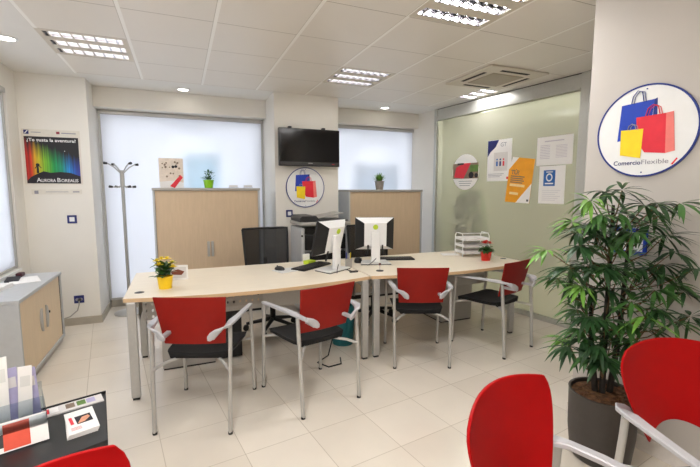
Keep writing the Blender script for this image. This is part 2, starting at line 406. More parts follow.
def thing(name, label, cat, loc=(0, 0, 0), rz=0, group=None):
    o = bpy.data.objects.new(name, None); COL.objects.link(o); o.empty_display_size = .05
    o.location = loc; o.rotation_euler = (0, 0, rz)
    return tag(o, label, cat, group)
def tag(o, label, cat, group=None):
    o['label'] = label; o['category'] = cat
    if group: o['group'] = group
    return o
def struct(o): o['kind'] = 'structure'; return o
def dup(root, loc, rz, label, group=None):
    r = root.copy(); COL.objects.link(r); r.location = loc; r.rotation_euler = (0, 0, rz); r['label'] = label
    if group: r['group'] = group
    for ch in list(root.children):
        c = ch.copy(); COL.objects.link(c); c.parent = r
        for g in list(ch.children):
            d = g.copy(); COL.objects.link(d); d.parent = c
    return r
def circle(r, n=48, c=(0, 0)): return [(c[0] + r * math.cos(2 * math.pi * k / n), c[1] + r * math.sin(2 * math.pi * k / n)) for k in range(n)]
FACE = lambda x, y, z: Matrix.Translation((x, y, z)) @ Matrix.Rotation(R(90), 4, 'X')   # text standing up, facing -y

# ------------------------------------------------------------------ camera (eye 1.5 m)
cd = bpy.data.cameras.new('camera'); cam = bpy.data.objects.new('camera', cd); COL.objects.link(cam)
cd.sensor_width = 36; cd.lens = 402 / 700 * 36; cd.clip_start = .05
cam.location = (0, 0, 1.5); cam.rotation_euler = (R(90 - 6.196), 0, R(-22.807))
sc.camera = cam

# ------------------------------------------------------------------ the room shell
ZC = 2.69
A7 = R(7)
GD = Vector((math.sin(A7), -math.cos(A7), 0)); GN = Vector((math.cos(A7), math.sin(A7), 0)); GB = Vector((3.767, 3.7, 0))
GRZ = R(-83)                       # local x runs along the partition to the right, local y into it
def gp(t, off=0, z=0): p = GB + GD * t + GN * off; return (p.x, p.y, z)
WB = Vector((2.36, 1.785, 0))       # near white wall: same direction
def wp(t, off=0, z=0): p = WB + GD * t + GN * off; return (p.x, p.y, z)

f = MB().b2((-3.6, -4.6, -.1), (6.6, 5.2, 0)).build('floor', 'floor', loc=(1.078, 2.323, 0), rz=R(8.3)); struct(f)
# ceiling trays with openings for the recessed fittings
LUM = [(-.95, -.345, 3.775, 4.385), (1.503, 2.11, 3.775, 4.385), (1.503, 2.11, 1.92, 2.535), (3.34, 3.66, 3.92, 4.43), (-.345, .269, .70, 1.31), (1.503, 2.11, -.53, .08), (-.95, -.345, -.9, -.29)]
xs = sorted({-.95, 3.95} | {v for l in LUM for v in l[:2]}); ys = sorted({-1.6, 5.03} | {v for l in LUM for v in l[2:]})
b = MB()
for i in range(len(xs) - 1):
    for j in range(len(ys) - 1):
        cx, cy = (xs[i] + xs[i + 1]) / 2, (ys[j] + ys[j + 1]) / 2
        if any(l[0] < cx < l[1] and l[2] < cy < l[3] for l in LUM): continue
        b.b2((xs[i], ys[j], ZC), (xs[i + 1], ys[j + 1], ZC + .03))
struct(b.build('ceiling', 'ceil'))
b = MB().b2((-1.75, -1.6, ZC), (-.95, 5.03, ZC + .03)); b.b2((-1.75, 5.03, ZC), (3.95, 6.0, ZC + .03))
struct(b.build('trim_1', 'head'))
struct(MB().b2((-1.8, -1.6, ZC + .1), (6.4, 6.1, ZC + .2)).build('trim_2', 'head'))          # slab above the trays
struct(MB().b2((3.95, .4, ZC), (6.3, 6.0, ZC + .03)).build('trim_3', 'head'))

# left wall: window opening y 1.2..4.93, z .72..2.47
b = MB().b2((-1.68, 4.93, 0), (-1.5, 5.9, ZC)); b.b2((-1.68, -1.6, 0), (-1.5, 1.2, ZC)); b.b2((-1.68, 1.2, 0), (-1.5, 4.93, .72)); b.b2((-1.68, 1.2, 2.47), (-1.5, 4.93, ZC))
struct(b.build('wall_left', 'wall'))
# pillar with the poster
struct(MB().b2((-1.5, 5.2, 0), (-.885, 5.98, ZC)).build('wall_corner', 'wall'))
# back wall pieces: header and plinth of the two window bays, pier between them
b = MB().b2((-.885, 5.55, 2.46), (1.105, 5.98, ZC)); b.b2((-.885, 5.86, 0), (1.105, 5.98, .1))
b.b2((1.105, 5.04, 0), (1.95, 5.98, ZC))
b.b2((1.95, 5.6, 2.47), (3.7, 5.98, ZC)); b.b2((1.95, 5.86, 0), (3.7, 5.98, .1))
struct(b.build('wall_back', 'wall'))
struct(MB().b2((-1.7, -1.7, 0), (3.2, -1.6, ZC)).build('wall_front', 'wall'))
# right side: return wall beyond the partition, near white wall with the big sign
b = MB(); b.prism([gp(-2.3)[:2], gp(-1.51)[:2], gp(-1.51, .15)[:2], gp(-2.3, .15)[:2]], 0, ZC)
struct(b.build('wall_return', 'wall'))
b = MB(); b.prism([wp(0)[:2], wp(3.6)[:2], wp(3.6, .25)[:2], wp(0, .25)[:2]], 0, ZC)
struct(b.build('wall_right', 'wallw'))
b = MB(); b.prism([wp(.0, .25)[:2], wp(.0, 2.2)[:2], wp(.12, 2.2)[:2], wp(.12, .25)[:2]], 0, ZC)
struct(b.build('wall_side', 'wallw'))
# the neighbouring room behind the etched glass
b = MB().b2((6.2, .5, 0), (6.3, 6.0, ZC)); b.b2((3.7, 5.88, 0), (6.3, 5.98, ZC))
struct(b.build('wall_beyond', mat('pale_green_plaster', (202, 202, 184), .7, 0, .02, 4)))
# skirting
b = MB().b2((-1.485, 5.185, 0), (-.872, 5.2, .085)); b.b2((-.885, 5.2, 0), (-.872, 5.86, .085))
struct(b.build('baseboard_left', 'base', bevel=.002))
b = MB().b2((-.885, 5.845, 0), (1.105, 5.86, .085)); b.b2((1.09, 5.025, 0), (1.965, 5.04, .085)); b.b2((1.95, 5.845, 0), (3.55, 5.86, .085))
struct(b.build('baseboard_back', 'base', bevel=.002))
b = MB(); b.prism([wp(-.02, -.016)[:2], wp(3.6, -.016)[:2], wp(3.6)[:2], wp(-.02)[:2]], 0, .085)
struct(b.build('baseboard_right', mat('white_skirting', (222, 216, 210), .5), bevel=.002))

# ------------------------------------------------------------------ windows and blinds
def window(n, x0, x1, z0, z1, y, axis='y'):
    e = bpy.data.objects.new('window_%d' % n, None); COL.objects.link(e); struct(e)
    w = .05
    if axis == 'y':
        fr = MB().b2((x0, y, z0), (x0 + w, y + .06, z1)); fr.b2((x1 - w, y, z0), (x1, y + .06, z1)); fr.b2((x0 + w, y, z0), (x1 - w, y + .06, z0 + w)); fr.b2((x0 + w, y, z1 - w), (x1 - w, y + .06, z1))
        pn = MB().b2((x0 + w, y + .02, z0 + w), (x1 - w, y + .03, z1 - w))
    else:
        fr = MB().b2((y - .06, x0, z0), (y, x0 + w, z1)); fr.b2((y - .06, x1 - w, z0), (y, x1, z1)); fr.b2((y - .06, x0 + w, z0), (y, x1 - w, z0 + w)); fr.b2((y - .06, x0 + w, z1 - w), (y, x1 - w, z1))
        pn = MB().b2((y - .03, x0 + w, z0 + w), (y - .02, x1 - w, z1 - w))
    fr.build('window_frame', 'alum', e, bevel=.003); pn.build('window_pane', 'glass', e)
    return e
w1 = window(1, -.885, 1.105, .1, 2.46, 5.9)
w2 = window(2, 1.95, 3.56, .1, 2.47, 5.9)
w3 = window(3, 1.2, 4.93, .72, 2.47, -1.6, 'x')
MB().b2((.057, 5.875, 1.30), (.499, 5.879, 1.962)).build('notice_sheet', 'sheet', w1)
MB().b2((-.12, 5.875, 2.285), (.40, 5.879, 2.31)).build('sticker_strip', 'gsheet', w1)
MB().b2((2.495, 5.875, 1.30), (3.264, 5.879, 1.886)).build('notice_sheet', 'gsheet', w2)
MB().b2((2.495, 5.875, 2.257), (3.2, 5.879, 2.282)).build('sticker_strip', 'gsheet', w2)
MB().b2((-1.64, 1.2, .70), (-1.49, 4.93, .72)).build('window_sill', 'white', w3)

def blind(label, x0, x1, z0, z1, y, axis='y'):
    t = thing('roller_blind', label, 'blind', ((x0 + x1) / 2, y, z1) if axis == 'y' else (y, (x0 + x1) / 2, z1), 0 if axis == 'y' else R(90), 'white roller blinds')
    w = x1 - x0; h = z1 - z0
    MB().b2((-w / 2 + .02, -.0008, -h + .02), (w / 2 - .02, .0008, -.02)).build('fabric', 'blind', t)
    MB().b2((-w / 2, -.04, -.045), (w / 2, .03, 0)).build('head_rail', 'silver', t, bevel=.004)
    for s in (-1, 1):
        MB().b2((s * (w / 2 - .012) - .012, -.018, -h), (s * (w / 2 - .012) + .012, .018, -.045)).build('guide_rail', 'silver', t, bevel=.003)
    MB().b2((-w / 2 + .025, -.008, -h), (w / 2 - .025, .008, -h + .022)).build('bottom_bar', 'silver', t, bevel=.003)
    return t
blind('white roller blind behind the coat stand and the wide cabinet', -.875, 1.095, .115, 2.455, 5.75)
blind('white roller blind right of the television above the narrower cabinet', 1.955, 3.56, .115, 2.465, 5.75)
blind('white roller blind of the left wall window beside the low cabinet', 1.22, 4.92, .73, 2.465, -1.535, 'x')

# ------------------------------------------------------------------ etched glass partition
e = bpy.data.objects.new('window_4', None); COL.objects.link(e); struct(e); e.location = GB; e.rotation_euler.z = GRZ
b = MB().b2((-1.51, -.03, 0), (-1.455, .03, ZC)); b.b2((.70, -.03, 0), (.80, .03, ZC)); b.b2((.80, -.03, 0), (.84, .03, ZC))
b.build('partition_post', 'alum', e, bevel=.003)
MB().b2((-1.455, -.022, 2.545), (.70, .022, 2.68)).build('head_panel', 'alum', e, bevel=.002)
b = MB().b2((-1.455, -.034, 2.52), (.70, .034, 2.545)); b.b2((-1.455, -.034, 0), (.70, .034, .055)); b.build('partition_rail', 'alum', e, bevel=.003)
MB().b2((-1.46, -.012, 2.68), (1.6, .012, ZC + .02)).build('shadow_gap', 'dark', e)
MB().b2((-1.455, -.006, .055), (.70, .006, 2.52)).build('glass_pane', 'frost', e)
MB().b2((.84, -.02, 0), (1.75, .02, ZC)).build('end_panel', 'alum', e)

# ------------------------------------------------------------------ ceiling fittings
def luminaire(l, label, tube, power, nstrip=3, blades=7):
    x0, x1, y0, y1 = l; w, d = x1 - x0, y1 - y0
    t = thing('ceiling_light', label, 'ceiling light', ((x0 + x1) / 2, (y0 + y1) / 2, ZC), 0, 'louvred ceiling lights')
    wy = min(.115, d / nstrip * .62); pitch = d / nstrip
    b = MB(); edges = [-d / 2]
    for k in range(nstrip):
        c = -d / 2 + pitch * (k + .5); edges += [c - wy / 2, c + wy / 2]
    edges.append(d / 2); mx = .035
    for k in range(0, len(edges), 2): b.b2((-w / 2, edges[k], .001), (w / 2, edges[k + 1], .012))
    for k in range(1, len(edges) - 1, 2):
        b.b2((-w / 2, edges[k], .001), (-w / 2 + mx, edges[k + 1], .012)); b.b2((w / 2 - mx, edges[k], .001), (w / 2, edges[k + 1], .012))
    b.build('fascia', 'acgrey', t)
    h = MB().b2((-w / 2, -d / 2, .075), (w / 2, d / 2, .085))
    for s in (-1, 1): h.b2((s * w / 2 - .003, -d / 2, .012), (s * w / 2 + .003, d / 2, .08)); h.b2((-w / 2, s * d / 2 - .003, .012), (w / 2, s * d / 2 + .003, .08))
    h.build('housing', 'mirror', t)
    for k in range(nstrip):
        c = -d / 2 + pitch * (k + .5)
        lv = MB()
        for s in (-1, 1): lv.b2((-w / 2 + mx, c + s * wy / 2 - .003, .002), (w / 2 - mx, c + s * wy / 2 + .003, .045))
        for q in range(blades):
            x = -w / 2 + mx + (w - 2 * mx) * (q + .5) / blades
            lv.xz([(x - .007, .002), (x + .007, .002), (x + .0015, .04), (x - .0015, .04)], c - wy / 2, c + wy / 2)
        lv.build('louver', 'mirror', t)
        MB().tube([(-w / 2 + .04, c, .052), (w / 2 - .04, c, .052)], .012, 10).build('lamp_tube', tube, t, smooth=True)
    L = bpy.data.lights.new('lamp_light', 'AREA'); L.shape = 'RECTANGLE'; L.size = w * .85; L.size_y = d * .85; L.energy = power; L.color = (1, .99, .975)
    o = bpy.data.objects.new('lamp_light', L); COL.objects.link(o); o.location = ((x0 + x1) / 2, (y0 + y1) / 2, ZC - .004)
    return t
LP = 1.5
luminaire(LUM[0], 'louvred ceiling light nearest the poster pillar, three strips', 'tube', 5 * LP)
luminaire(LUM[1], 'louvred ceiling light above the desks in front of the television', 'tube', 3 * LP)
luminaire(LUM[2], 'bright louvred ceiling light cut by the top edge of the photo', 'tubeb', 7 * LP)
luminaire(LUM[3], 'glaring short louvred ceiling light against the glass partition', 'tubeb', 2 * LP, 3, 4)
for k, e_ in ((4, 15), (5, 1.5), (6, 16)): luminaire(LUM[k], 'unseen louvred ceiling light added as fill behind the camera', 'tube', e_ * LP)  # out-of-view fittings added as fill light for the room

for x, y, lab in ((.085, 5.33, 'small round ceiling downlight above the wide cabinet bay'), (2.80, 5.35, 'small round ceiling downlight above the right window bay'), (-1.21, 4.1, 'small round ceiling downlight at the far left of the photo')):
    t = thing('downlight', lab, 'downlight', (x, y, ZC), 0, 'recessed round downlights')
    MB().lathe([(.058, -.001), (.075, -.001), (.078, -.006), (.058, -.009), (.056, -.003)], 28).build('trim_ring', 'white', t, smooth=True)
    MB().lathe([(0, -.004), (.057, -.004), (.057, -.0015), (0, -.0015)], 28).build('lens', 'spot', t)
    L = bpy.data.lights.new('downlight_lamp', 'SPOT'); L.energy = 10; L.spot_size = R(95); L.spot_blend = .8; L.shadow_soft_size = .05; L.color = (1, .96, .9)
    o = bpy.data.objects.new('downlight_lamp', L); COL.objects.link(o); o.location = (x, y, ZC - .02)

t = thing('air_conditioner', 'square cream ceiling cassette air conditioner with central grille', 'air conditioner', (3.15, 3.5, ZC))
b = MB().prism([(-.37, -.37), (.37, -.37), (.37, .37), (-.37, .37)], -.022, -.001); b.build('panel', 'acgrey', t, bevel=.008)
MB().b2((-.2, -.2, -.028), (.2, .2, -.022)).build('grille', 'acgr', t, bevel=.003)
for q in range(4):
    T = Matrix.Rotation(R(90 * q), 4, 'Z')
    MB().box((0, .285, -.0225), (.36, .04, .003), T=T).build('air_slot', 'dark', t)

# ------------------------------------------------------------------ desks
def desk(x0, x1, label, legx, hand):
    t = thing('office_desk', label, 'desk', (x0, 3.1, 0), 0, 'maple topped office desks')
    W = x1 - x0; n = 14
    front = [(W * k / n, .03 - .13 * math.sin(math.pi * k / n) ** .9 + .02) for k in range(n + 1)]
    poly = front + [(W, 1.0), (0, 1.0)]
    MB().prism(poly, .714, .742).build('worktop', 'wood', t)
    e = MB()      # edge band 1 mm proud of the top's rim
    for (ax, ay), (bx, by) in zip(front[:-1], front[1:]): e.prism([(ax, ay), (ax, ay - .0025), (bx, by - .0025), (bx, by)], .7135, .7405)
    e.build('edge_band', 'woodedge', t)
    for gx in ((.09,) if hand < 0 else (W - .07,)):
        MB().lathe([(0, .745), (.026, .745), (.034, .7425), (.034, .741)], 20, (gx, .2 if hand < 0 else .30, 0)).build('grommet', 'darkp', t, smooth=True)
    for lx in legx:
        for ly in (.035, .83):
            lg = MB().b2((lx - .03, ly - .022, .015), (lx + .03, ly + .022, .714)).build('leg', 'silver', t, bevel=.008)
            MB().b2((lx - .022, ly - .016, 0), (lx + .022, ly + .016, .016)).build('foot', 'rubber', lg)
        MB().b2((lx - .02, .06, .66), (lx + .02, .81, .705)).build('side_rail', 'silver', t, bevel=.004)
        MB().b2((lx - .004 + .0, .50, .44), (lx + .004, .806, .66)).build('side_plate', 'plate', t)
    a, c = legx
    q0 = W * .37; q1 = W * .54
    mp = MB().b2((a + .16, .38, .47), (q0, .388, .70)); mp.b2((q1, .38, .47), (c - .16, .388, .70)); mp.b2((q0, .38, .47), (q1, .388, .51)); mp = mp.build('modesty_panel', 'silver', t)
    for p0_, p1_ in ((a + .04, a + .16), (q0, q1), (c - .16, c - .04)): MB().b2((p0_, .38, .47 if p0_ != q0 else .51), (p1_, .388, .70)).build('perforated_strip', 'plate', mp)
    MB().b2((a + .03, .80, .66), (c - .03, .84, .705)).build('back_rail', 'silver', t, bevel=.004)
    return t
M['plate'] = holes('perforated_steel', (176, 172, 166), .052, .013)
desk(-.40, 1.515, 'left maple office desk with bowed front carrying the yellow flowers', (.05, 1.86), -1)
desk(1.528, 3.345, 'right maple office desk with bowed front carrying the letter tray', (.042, 1.62), 1)

def pedestal(loc, label, rz=0):
    t = thing('drawer_pedestal', label, 'drawer unit', loc, rz, 'drawer pedestals')
    MB().b2((-.21, -.26, .012), (.21, .26, .60)).build('body', 'cabgrey', t, bevel=.005)
    MB().b2((-.215, -.265, .60), (.215, .265, .618)).build('top', 'cablight', t, bevel=.004)
    MB().b2((-.205, -.255, 0), (.205, .255, .012)).build('plinth', 'blackp', t)
    for k in range(3):
        d = MB().b2((-.20, .26, .065 + .178 * k), (.20, .278, .235 + .178 * k)).build('drawer', 'cabgrey', t, bevel=.003)
        MB().b2((-.06, .278, .19 + .178 * k), (.06, .292, .202 + .178 * k)).build('handle', 'silver', d)
    return t
pedestal((.02, 3.82, 0), 'grey drawer pedestal under the left desk behind the leftmost chair')
pedestal((2.87, 3.93, 0), 'grey drawer pedestal under the right desk behind the two right chairs')

# ------------------------------------------------------------------ visitor chairs
def chair(kind, name, label):
    t = thing(name, label, 'chair')
    rd = 'red' if kind == 0 else 'redb'
    dz = 0 if kind == 0 else -.045
    for s in (-1, 1):
        l = MB().tube([(s * .232, -.28, .012), (s * .236, -.262, .35), (s * .238, -.240, .60 + dz), (s * .238, -.236, .672 + dz)], .0125, 12, 1.25).build('rear_leg', 'silver', t, smooth=True)
        MB().tube([(s * .232, -.28, 0), (s * .232, -.28, .016)], .0145, 12).build('foot_cap', 'rubber', l, smooth=True)
        l = MB().tube([(s * .257, .28, .012), (s * .252, .268, .4), (s * .248, .255, .655 + dz)], .0125, 12, 1.2).build('front_leg', 'silver', t, smooth=True)
        MB().tube([(s * .257, .28, 0), (s * .257, .28, .016)], .0145, 12).build('foot_cap', 'rubber', l, smooth=True)
        a = MB(); V = Vector
        secs = [((s * .248, .275, .664), (.012, 0, 0), (0, 0, .007)), ((s * .249, .25, .668), (.015, 0, 0), (0, 0, .008)), ((s * .25, .10, .677), (.017, 0, 0), (0, 0, .009)), ((s * .248, -.10, .688), (.019, 0, 0), (0, 0, .010)),
                ((s * .24, -.20, .690), (.021, -s * .004, -.002 * s), (0, 0, .010)), ((s * .230, -.262, .683), (.018, -s * .014, .004 * s), (.001, 0, .011)), ((s * .204, -.298, .668), (.010 * s, -.014, .018), (.004 * s, .006, .008)), ((s * .168, -.314, .648), (0, -.006, .026), (0, .009, .004)), ((s * .14, -.318, .632), (0, -.006, .024), (0, .008, .003)), ((s * .126, -.318, .624), (0, -.003, .013), (0, .006, .002))]
        a.ribbon([((c_[0], c_[1], c_[2] + dz), w_, t_) for c_, w_, t_ in secs]); a.build('armrest', 'armgrey', t, smooth=True)
    # seat cushion
    st = MB(); n = 8; rows = []
    prof = [(-.155, .180, .458), (-.147, .190, .472), (-.10, .205, .468), (.05, .222, .468), (.17, .226, .470), (.235, .222, .462), (.258, .212, .448)]
    top = []; bot = []
    for y, w, z in prof:
        top.append([st.bm.verts.new((w * (2 * k / n - 1), y, z - .014 * math.cos(math.pi * (k / n - .5)) * (1 if -.2 < y < .2 else .3) + .006)) for k in range(n + 1)])
        bot.append([st.bm.verts.new((w * .95 * (2 * k / n - 1), y * .98, z - .026)) for k in range(n + 1)])
    for A, B in zip(top[:-1], top[1:]):
        for k in range(n): st.bm.faces.new((A[k], A[k + 1], B[k + 1], B[k]))
    for A, B in zip(bot[:-1], bot[1:]):
        for k in range(n): st.bm.faces.new((A[k], B[k], B[k + 1], A[k + 1]))
    for k in range(n):
        st.bm.faces.new((top[0][k], bot[0][k], bot[0][k + 1], top[0][k + 1])); st.bm.faces.new((top[-1][k], top[-1][k + 1], bot[-1][k + 1], bot[-1][k]))
    for i in range(len(prof) - 1):
        st.bm.faces.new((top[i][0], top[i + 1][0], bot[i + 1][0], bot[i][0])); st.bm.faces.new((top[i][n], bot[i][n], bot[i + 1][n], top[i + 1][n]))
    st.build('seat', 'black', t, smooth=True)
    fr = MB()
    for s in (-1, 1):
        fr.tube([(s * .236, -.272, .405), (s * .18, -.20, .425), (s * .12, -.12, .428)], .010, 8)
        fr.tube([(s * .252, .268, .405), (s * .19, .19, .425), (s * .12, .12, .428)], .010, 8)
    fr.tube([(-.12, 0, .428), (.12, 0, .428)], .010, 8); fr.tube([(-.12, -.12, .428), (-.12, .12, .428)], .010, 8); fr.tube([(.12, -.12, .428), (.12, .12, .428)], .010, 8)
    fr.build('seat_frame', 'silver', t, smooth=True)
    # back plate
    bk = MB(); nx, nz = 16, 12; g = []
    for j in range(nz + 1):
        v = j / nz; row = []
        for i in range(nx + 1):
            u = 2 * i / nx - 1
            if kind == 0:
                w = .190 + .030 * v; z = .540 + .316 * v
            else:
                w = .145 + .095 * math.sin(math.pi / 2 * min(1, v * 1.15)) - .030 * max(0, (v - .60) / .40) ** 4
                arch = .05 * (1 - u * u)
                z = (.528 + arch * (1 - v)) * (1 - v) + v * (.892 - .022 * u * u)
            x = u * w; y = (-.172 if kind == 0 else -.225) - .07 * v + ((.014 * u * u - .01) if kind == 0 else (.055 * u * u - .04))
            row.append((x, y, z))
        g.append(row)
    th = .011
    F = [[bk.bm.verts.new(p) for p in r] for r in g]; Bk = [[bk.bm.verts.new((p[0], p[1] - th, p[2])) for p in r] for r in g]
    for j in range(nz):
        for i in range(nx):
            bk.bm.faces.new((F[j][i], F[j][i + 1], F[j + 1][i + 1], F[j + 1][i])); bk.bm.faces.new((Bk[j][i], Bk[j + 1][i], Bk[j + 1][i + 1], Bk[j][i + 1]))
    for i in range(nx):
        bk.bm.faces.new((F[0][i], Bk[0][i], Bk[0][i + 1], F[0][i + 1])); bk.bm.faces.new((F[nz][i], F[nz][i + 1], Bk[nz][i + 1], Bk[nz][i]))
    for j in range(nz):
        bk.bm.faces.new((F[j][0], F[j + 1][0], Bk[j + 1][0], Bk[j][0])); bk.bm.faces.new((F[j][nx], Bk[j][nx], Bk[j + 1][nx], F[j + 1][nx]))
    bk.build('backrest', rd, t, smooth=True, bevel=.003)
    for s in (-1, 1):
        MB().b2((s * .15 - .014, -.313, .612 + dz), (s * .15 + .014, -.190 if kind == 0 else -.262, .634 + dz)).build('back_mount', 'armgrey', t, bevel=.004)
    return t
c0 = chair(0, 'visitor_chair', 'red backed visitor chair leftmost of the four at the desks')
c0.location = (.115, 2.79, 0); c0.rotation_euler.z = R(68.1 - 90); c0['group'] = 'visitor chairs at the desks'
dup(c0, (.844, 2.753, 0), R(103.8 - 90), 'red backed visitor chair second from left, beside the desk joint', 'visitor chairs at the desks')
dup(c0, (1.93, 3.028, 0), R(68 - 90), 'red backed visitor chair third from left, before the right desk', 'visitor chairs at the desks')
dup(c0, (2.756, 2.972, 0), R(104.6 - 90), 'red backed visitor chair rightmost, beside the glass partition', 'visitor chairs at the desks')
def seat_at(ref_local, ref_world, ang):
    a = R(ang - 90); c, s = math.cos(a), math.sin(a)
    return (ref_world[0] - (c * ref_local[0] - s * ref_local[1]), ref_world[1] - (s * ref_local[0] + c * ref_local[1]), 0)
ca = chair(1, 'armchair', 'red round backed armchair in the bottom centre of the foreground')
ca['group'] = 'waiting chairs in the foreground'
ca.location = seat_at((-.238, -.29), (1.147, .97), -74); ca.rotation_euler.z = R(-74 - 90)
cb_loc = seat_at((.238, -.29), (1.562, .992), -104)
dup(ca, cb_loc, R(-104 - 90), 'red round backed armchair in front of the potted plant', 'waiting chairs in the foreground')

dup(ca, seat_at((-.21, -.33), (-.205, 1.125), -50), R(-50 - 90), 'red armchair in the bottom left corner, only its back edge showing', 'waiting chairs in the foreground')

# ------------------------------------------------------------------ tall tambour cabinets
def cabinet(x0, x1, y, h, label, dep=.44):
    t = thing('storage_cabinet', label, 'cabinet', ((x0 + x1) / 2, y, 0), 0, 'tall tambour cabinets')
    w = (x1 - x0) / 2
    b = MB().b2((-w, 0, .06), (-w + .022, dep, h - .03)); b.b2((w - .022, 0, .06), (w, dep, h - .03)); b.b2((-w + .022, dep - .02, .06), (w - .022, dep, h - .03)); b.b2((-w + .022, .0, .06), (w - .022, dep - .02, .09))
    b.build('carcass', 'cablight', t, bevel=.002)
    MB().b2((-w - .004, -.006, h - .03), (w + .004, dep, h)).build('top', 'cabgrey', t, bevel=.003)
    MB().b2((-w + .01, .02, 0), (w - .01, dep, .06)).build('plinth', 'blackp', t)
    for s in (-1, 1):
        d = MB().b2((0 if s > 0 else -w + .024, .012, .092), (w - .024 if s > 0 else 0, .024, h - .032)).build('door', 'tambx', t)
        hd = MB().b2((s * .022 - .014, -.004, .72), (s * .022 + .014, .012, .90)); hd.build('handle', 'silver', d, bevel=.005)
    return t
cabinet(-.283, .893, 4.95, 1.522, 'wide tall grey cabinet with beech tambour doors beside the coat stand')
cabinet(2.065, 3.21, 4.95, 1.503, 'tall grey cabinet with beech tambour doors behind the right desk monitor')

# ------------------------------------------------------------------ low cabinet on the left
t = thing('low_cabinet', 'low light grey cabinet with beech tambour doors under the left window', 'cabinet', (-1.12, 3.57, 0))
L_ = 1.13; dp = .365; h = .70
b = MB().b2((-dp, 0, .05), (0, .022, h - .028)); b.b2((-dp, L_ - .022, .05), (0, L_, h - .028)); b.b2((-dp, .022, .05), (-dp + .02, L_ - .022, h - .028)); b.b2((-dp + .02, .022, .05), (0, L_ - .022, .075))
b.build('carcass', 'cablight', t, bevel=.002)
MB().b2((-dp, -.004, h - .028), (.006, L_ + .004, h)).build('top', 'cablight', t, bevel=.003)
MB().b2((-dp, .02, 0), (-.02, L_ - .02, .05)).build('plinth', 'cabgrey', t)
for y0, y1, hy in ((.024, L_ / 2, L_ / 2 - .055), (L_ / 2, L_ - .05, L_ / 2 + .055)):
    d = MB().b2((-.024, y0, .077), (-.010, y1, h - .03)).build('door', 'tamby', t)
    hb = MB(); hb.prism([(-.0, -.0)] and [(math.cos(q) * .05, math.sin(q) * .10) for q in [R(-90 + 15 * k) for k in range(13)]], 0, .012, Matrix.Translation((-.010, hy, .40)) @ Matrix.Rotation(R(90), 4, 'X') if False else Matrix.Translation((-.010, hy, .40)) @ Matrix(((0, 0, 1, 0), (1 if hy > L_ / 2 else -1, 0, 0, 0), (0, 1, 0, 0), (0, 0, 0, 1))))
    hb.build('handle', 'silver', d)
MB().tube([(-.011, L_ / 2 + .13, .42), (.004, L_ / 2 + .13, .42)], .011, 14).build('lock', 'dark', t, smooth=True)
MB().b2((-.022, L_ - .05, .077), (-.012, L_ - .022, h - .03)).build('gap_strip', 'dark', t)

def flat(name, c, size, rz, m, label, cat, group=None, hgt=.004):
    o = MB().b2((-size[0] / 2, -size[1] / 2, 0), (size[0] / 2, size[1] / 2, hgt)).build(name, m, loc=c, rz=rz); return tag(o, label, cat, group)
p = flat('paper_sheet', (-1.31, 4.36, .7005), (.21, .30), R(20), 'paper', 'loose white leaflet lying on the low cabinet', 'paper')
flat('paper_stack', (-1.40, 4.0, .7005), (.13, .28), R(-6), 'paper', 'small stack of white papers at the back of the low cabinet', 'papers', None, .03)
o = MB().box((0, 0, .018), (.05, .09, .036)).build('stapler', mat('wine_plastic', (70, 30, 40), .4), loc=(-1.40, 4.57, .7005), bevel=.008); tag(o, 'small dark wine red stapler on the low cabinet by the window', 'stapler')
flat('folder', (-1.41, 4.42, .7005), (.10, .22), R(12), 'printk', 'dark flat folder on the low cabinet below the window', 'folder', None, .012)

# ------------------------------------------------------------------ coat stand
t = thing('coat_stand', 'tall grey metal coat stand with eight hooks before the window', 'coat stand', (-.625, 5.48, 0), R(20))
MB().lathe([(0, 0), (.17, 0), (.17, .012), (.155, .022), (.03, .030), (0, .030)], 36).build('base', 'silver', t, smooth=True)
MB().tube([(0, 0, .028), (0, 0, 1.70)], .019, 16).build('pole', 'alu', t, smooth=True)
MB().tube([(0, 0, 1.54), (0, 0, 1.73)], .024, 16).build('hub', 'silver', t, smooth=True)
for k in range(4):
    a = R(90 * k + 15); c, s = math.cos(a), math.sin(a)
    hk = MB().tube([(c * .02, s * .02, 1.70), (c * .09, s * .09, 1.765), (c * .15, s * .15, 1.80), (c * .17, s * .17, 1.802)], .007, 8).build('upper_hook', 'silver', t, smooth=True)
    MB().tube([(c * .165, s * .165, 1.803), (c * .20, s * .20, 1.806)], [.013, .016], 10).build('knob', 'darkp', hk, smooth=True)
    hk = MB().tube([(c * .02, s * .02, 1.545), (c * .08, s * .08, 1.53), (c * .125, s * .125, 1.535)], .007, 8).build('lower_hook', 'silver', t, smooth=True)
    MB().tube([(c * .12, s * .12, 1.535), (c * .155, s * .155, 1.538)], [.013, .016], 10).build('knob', 'darkp', hk, smooth=True)

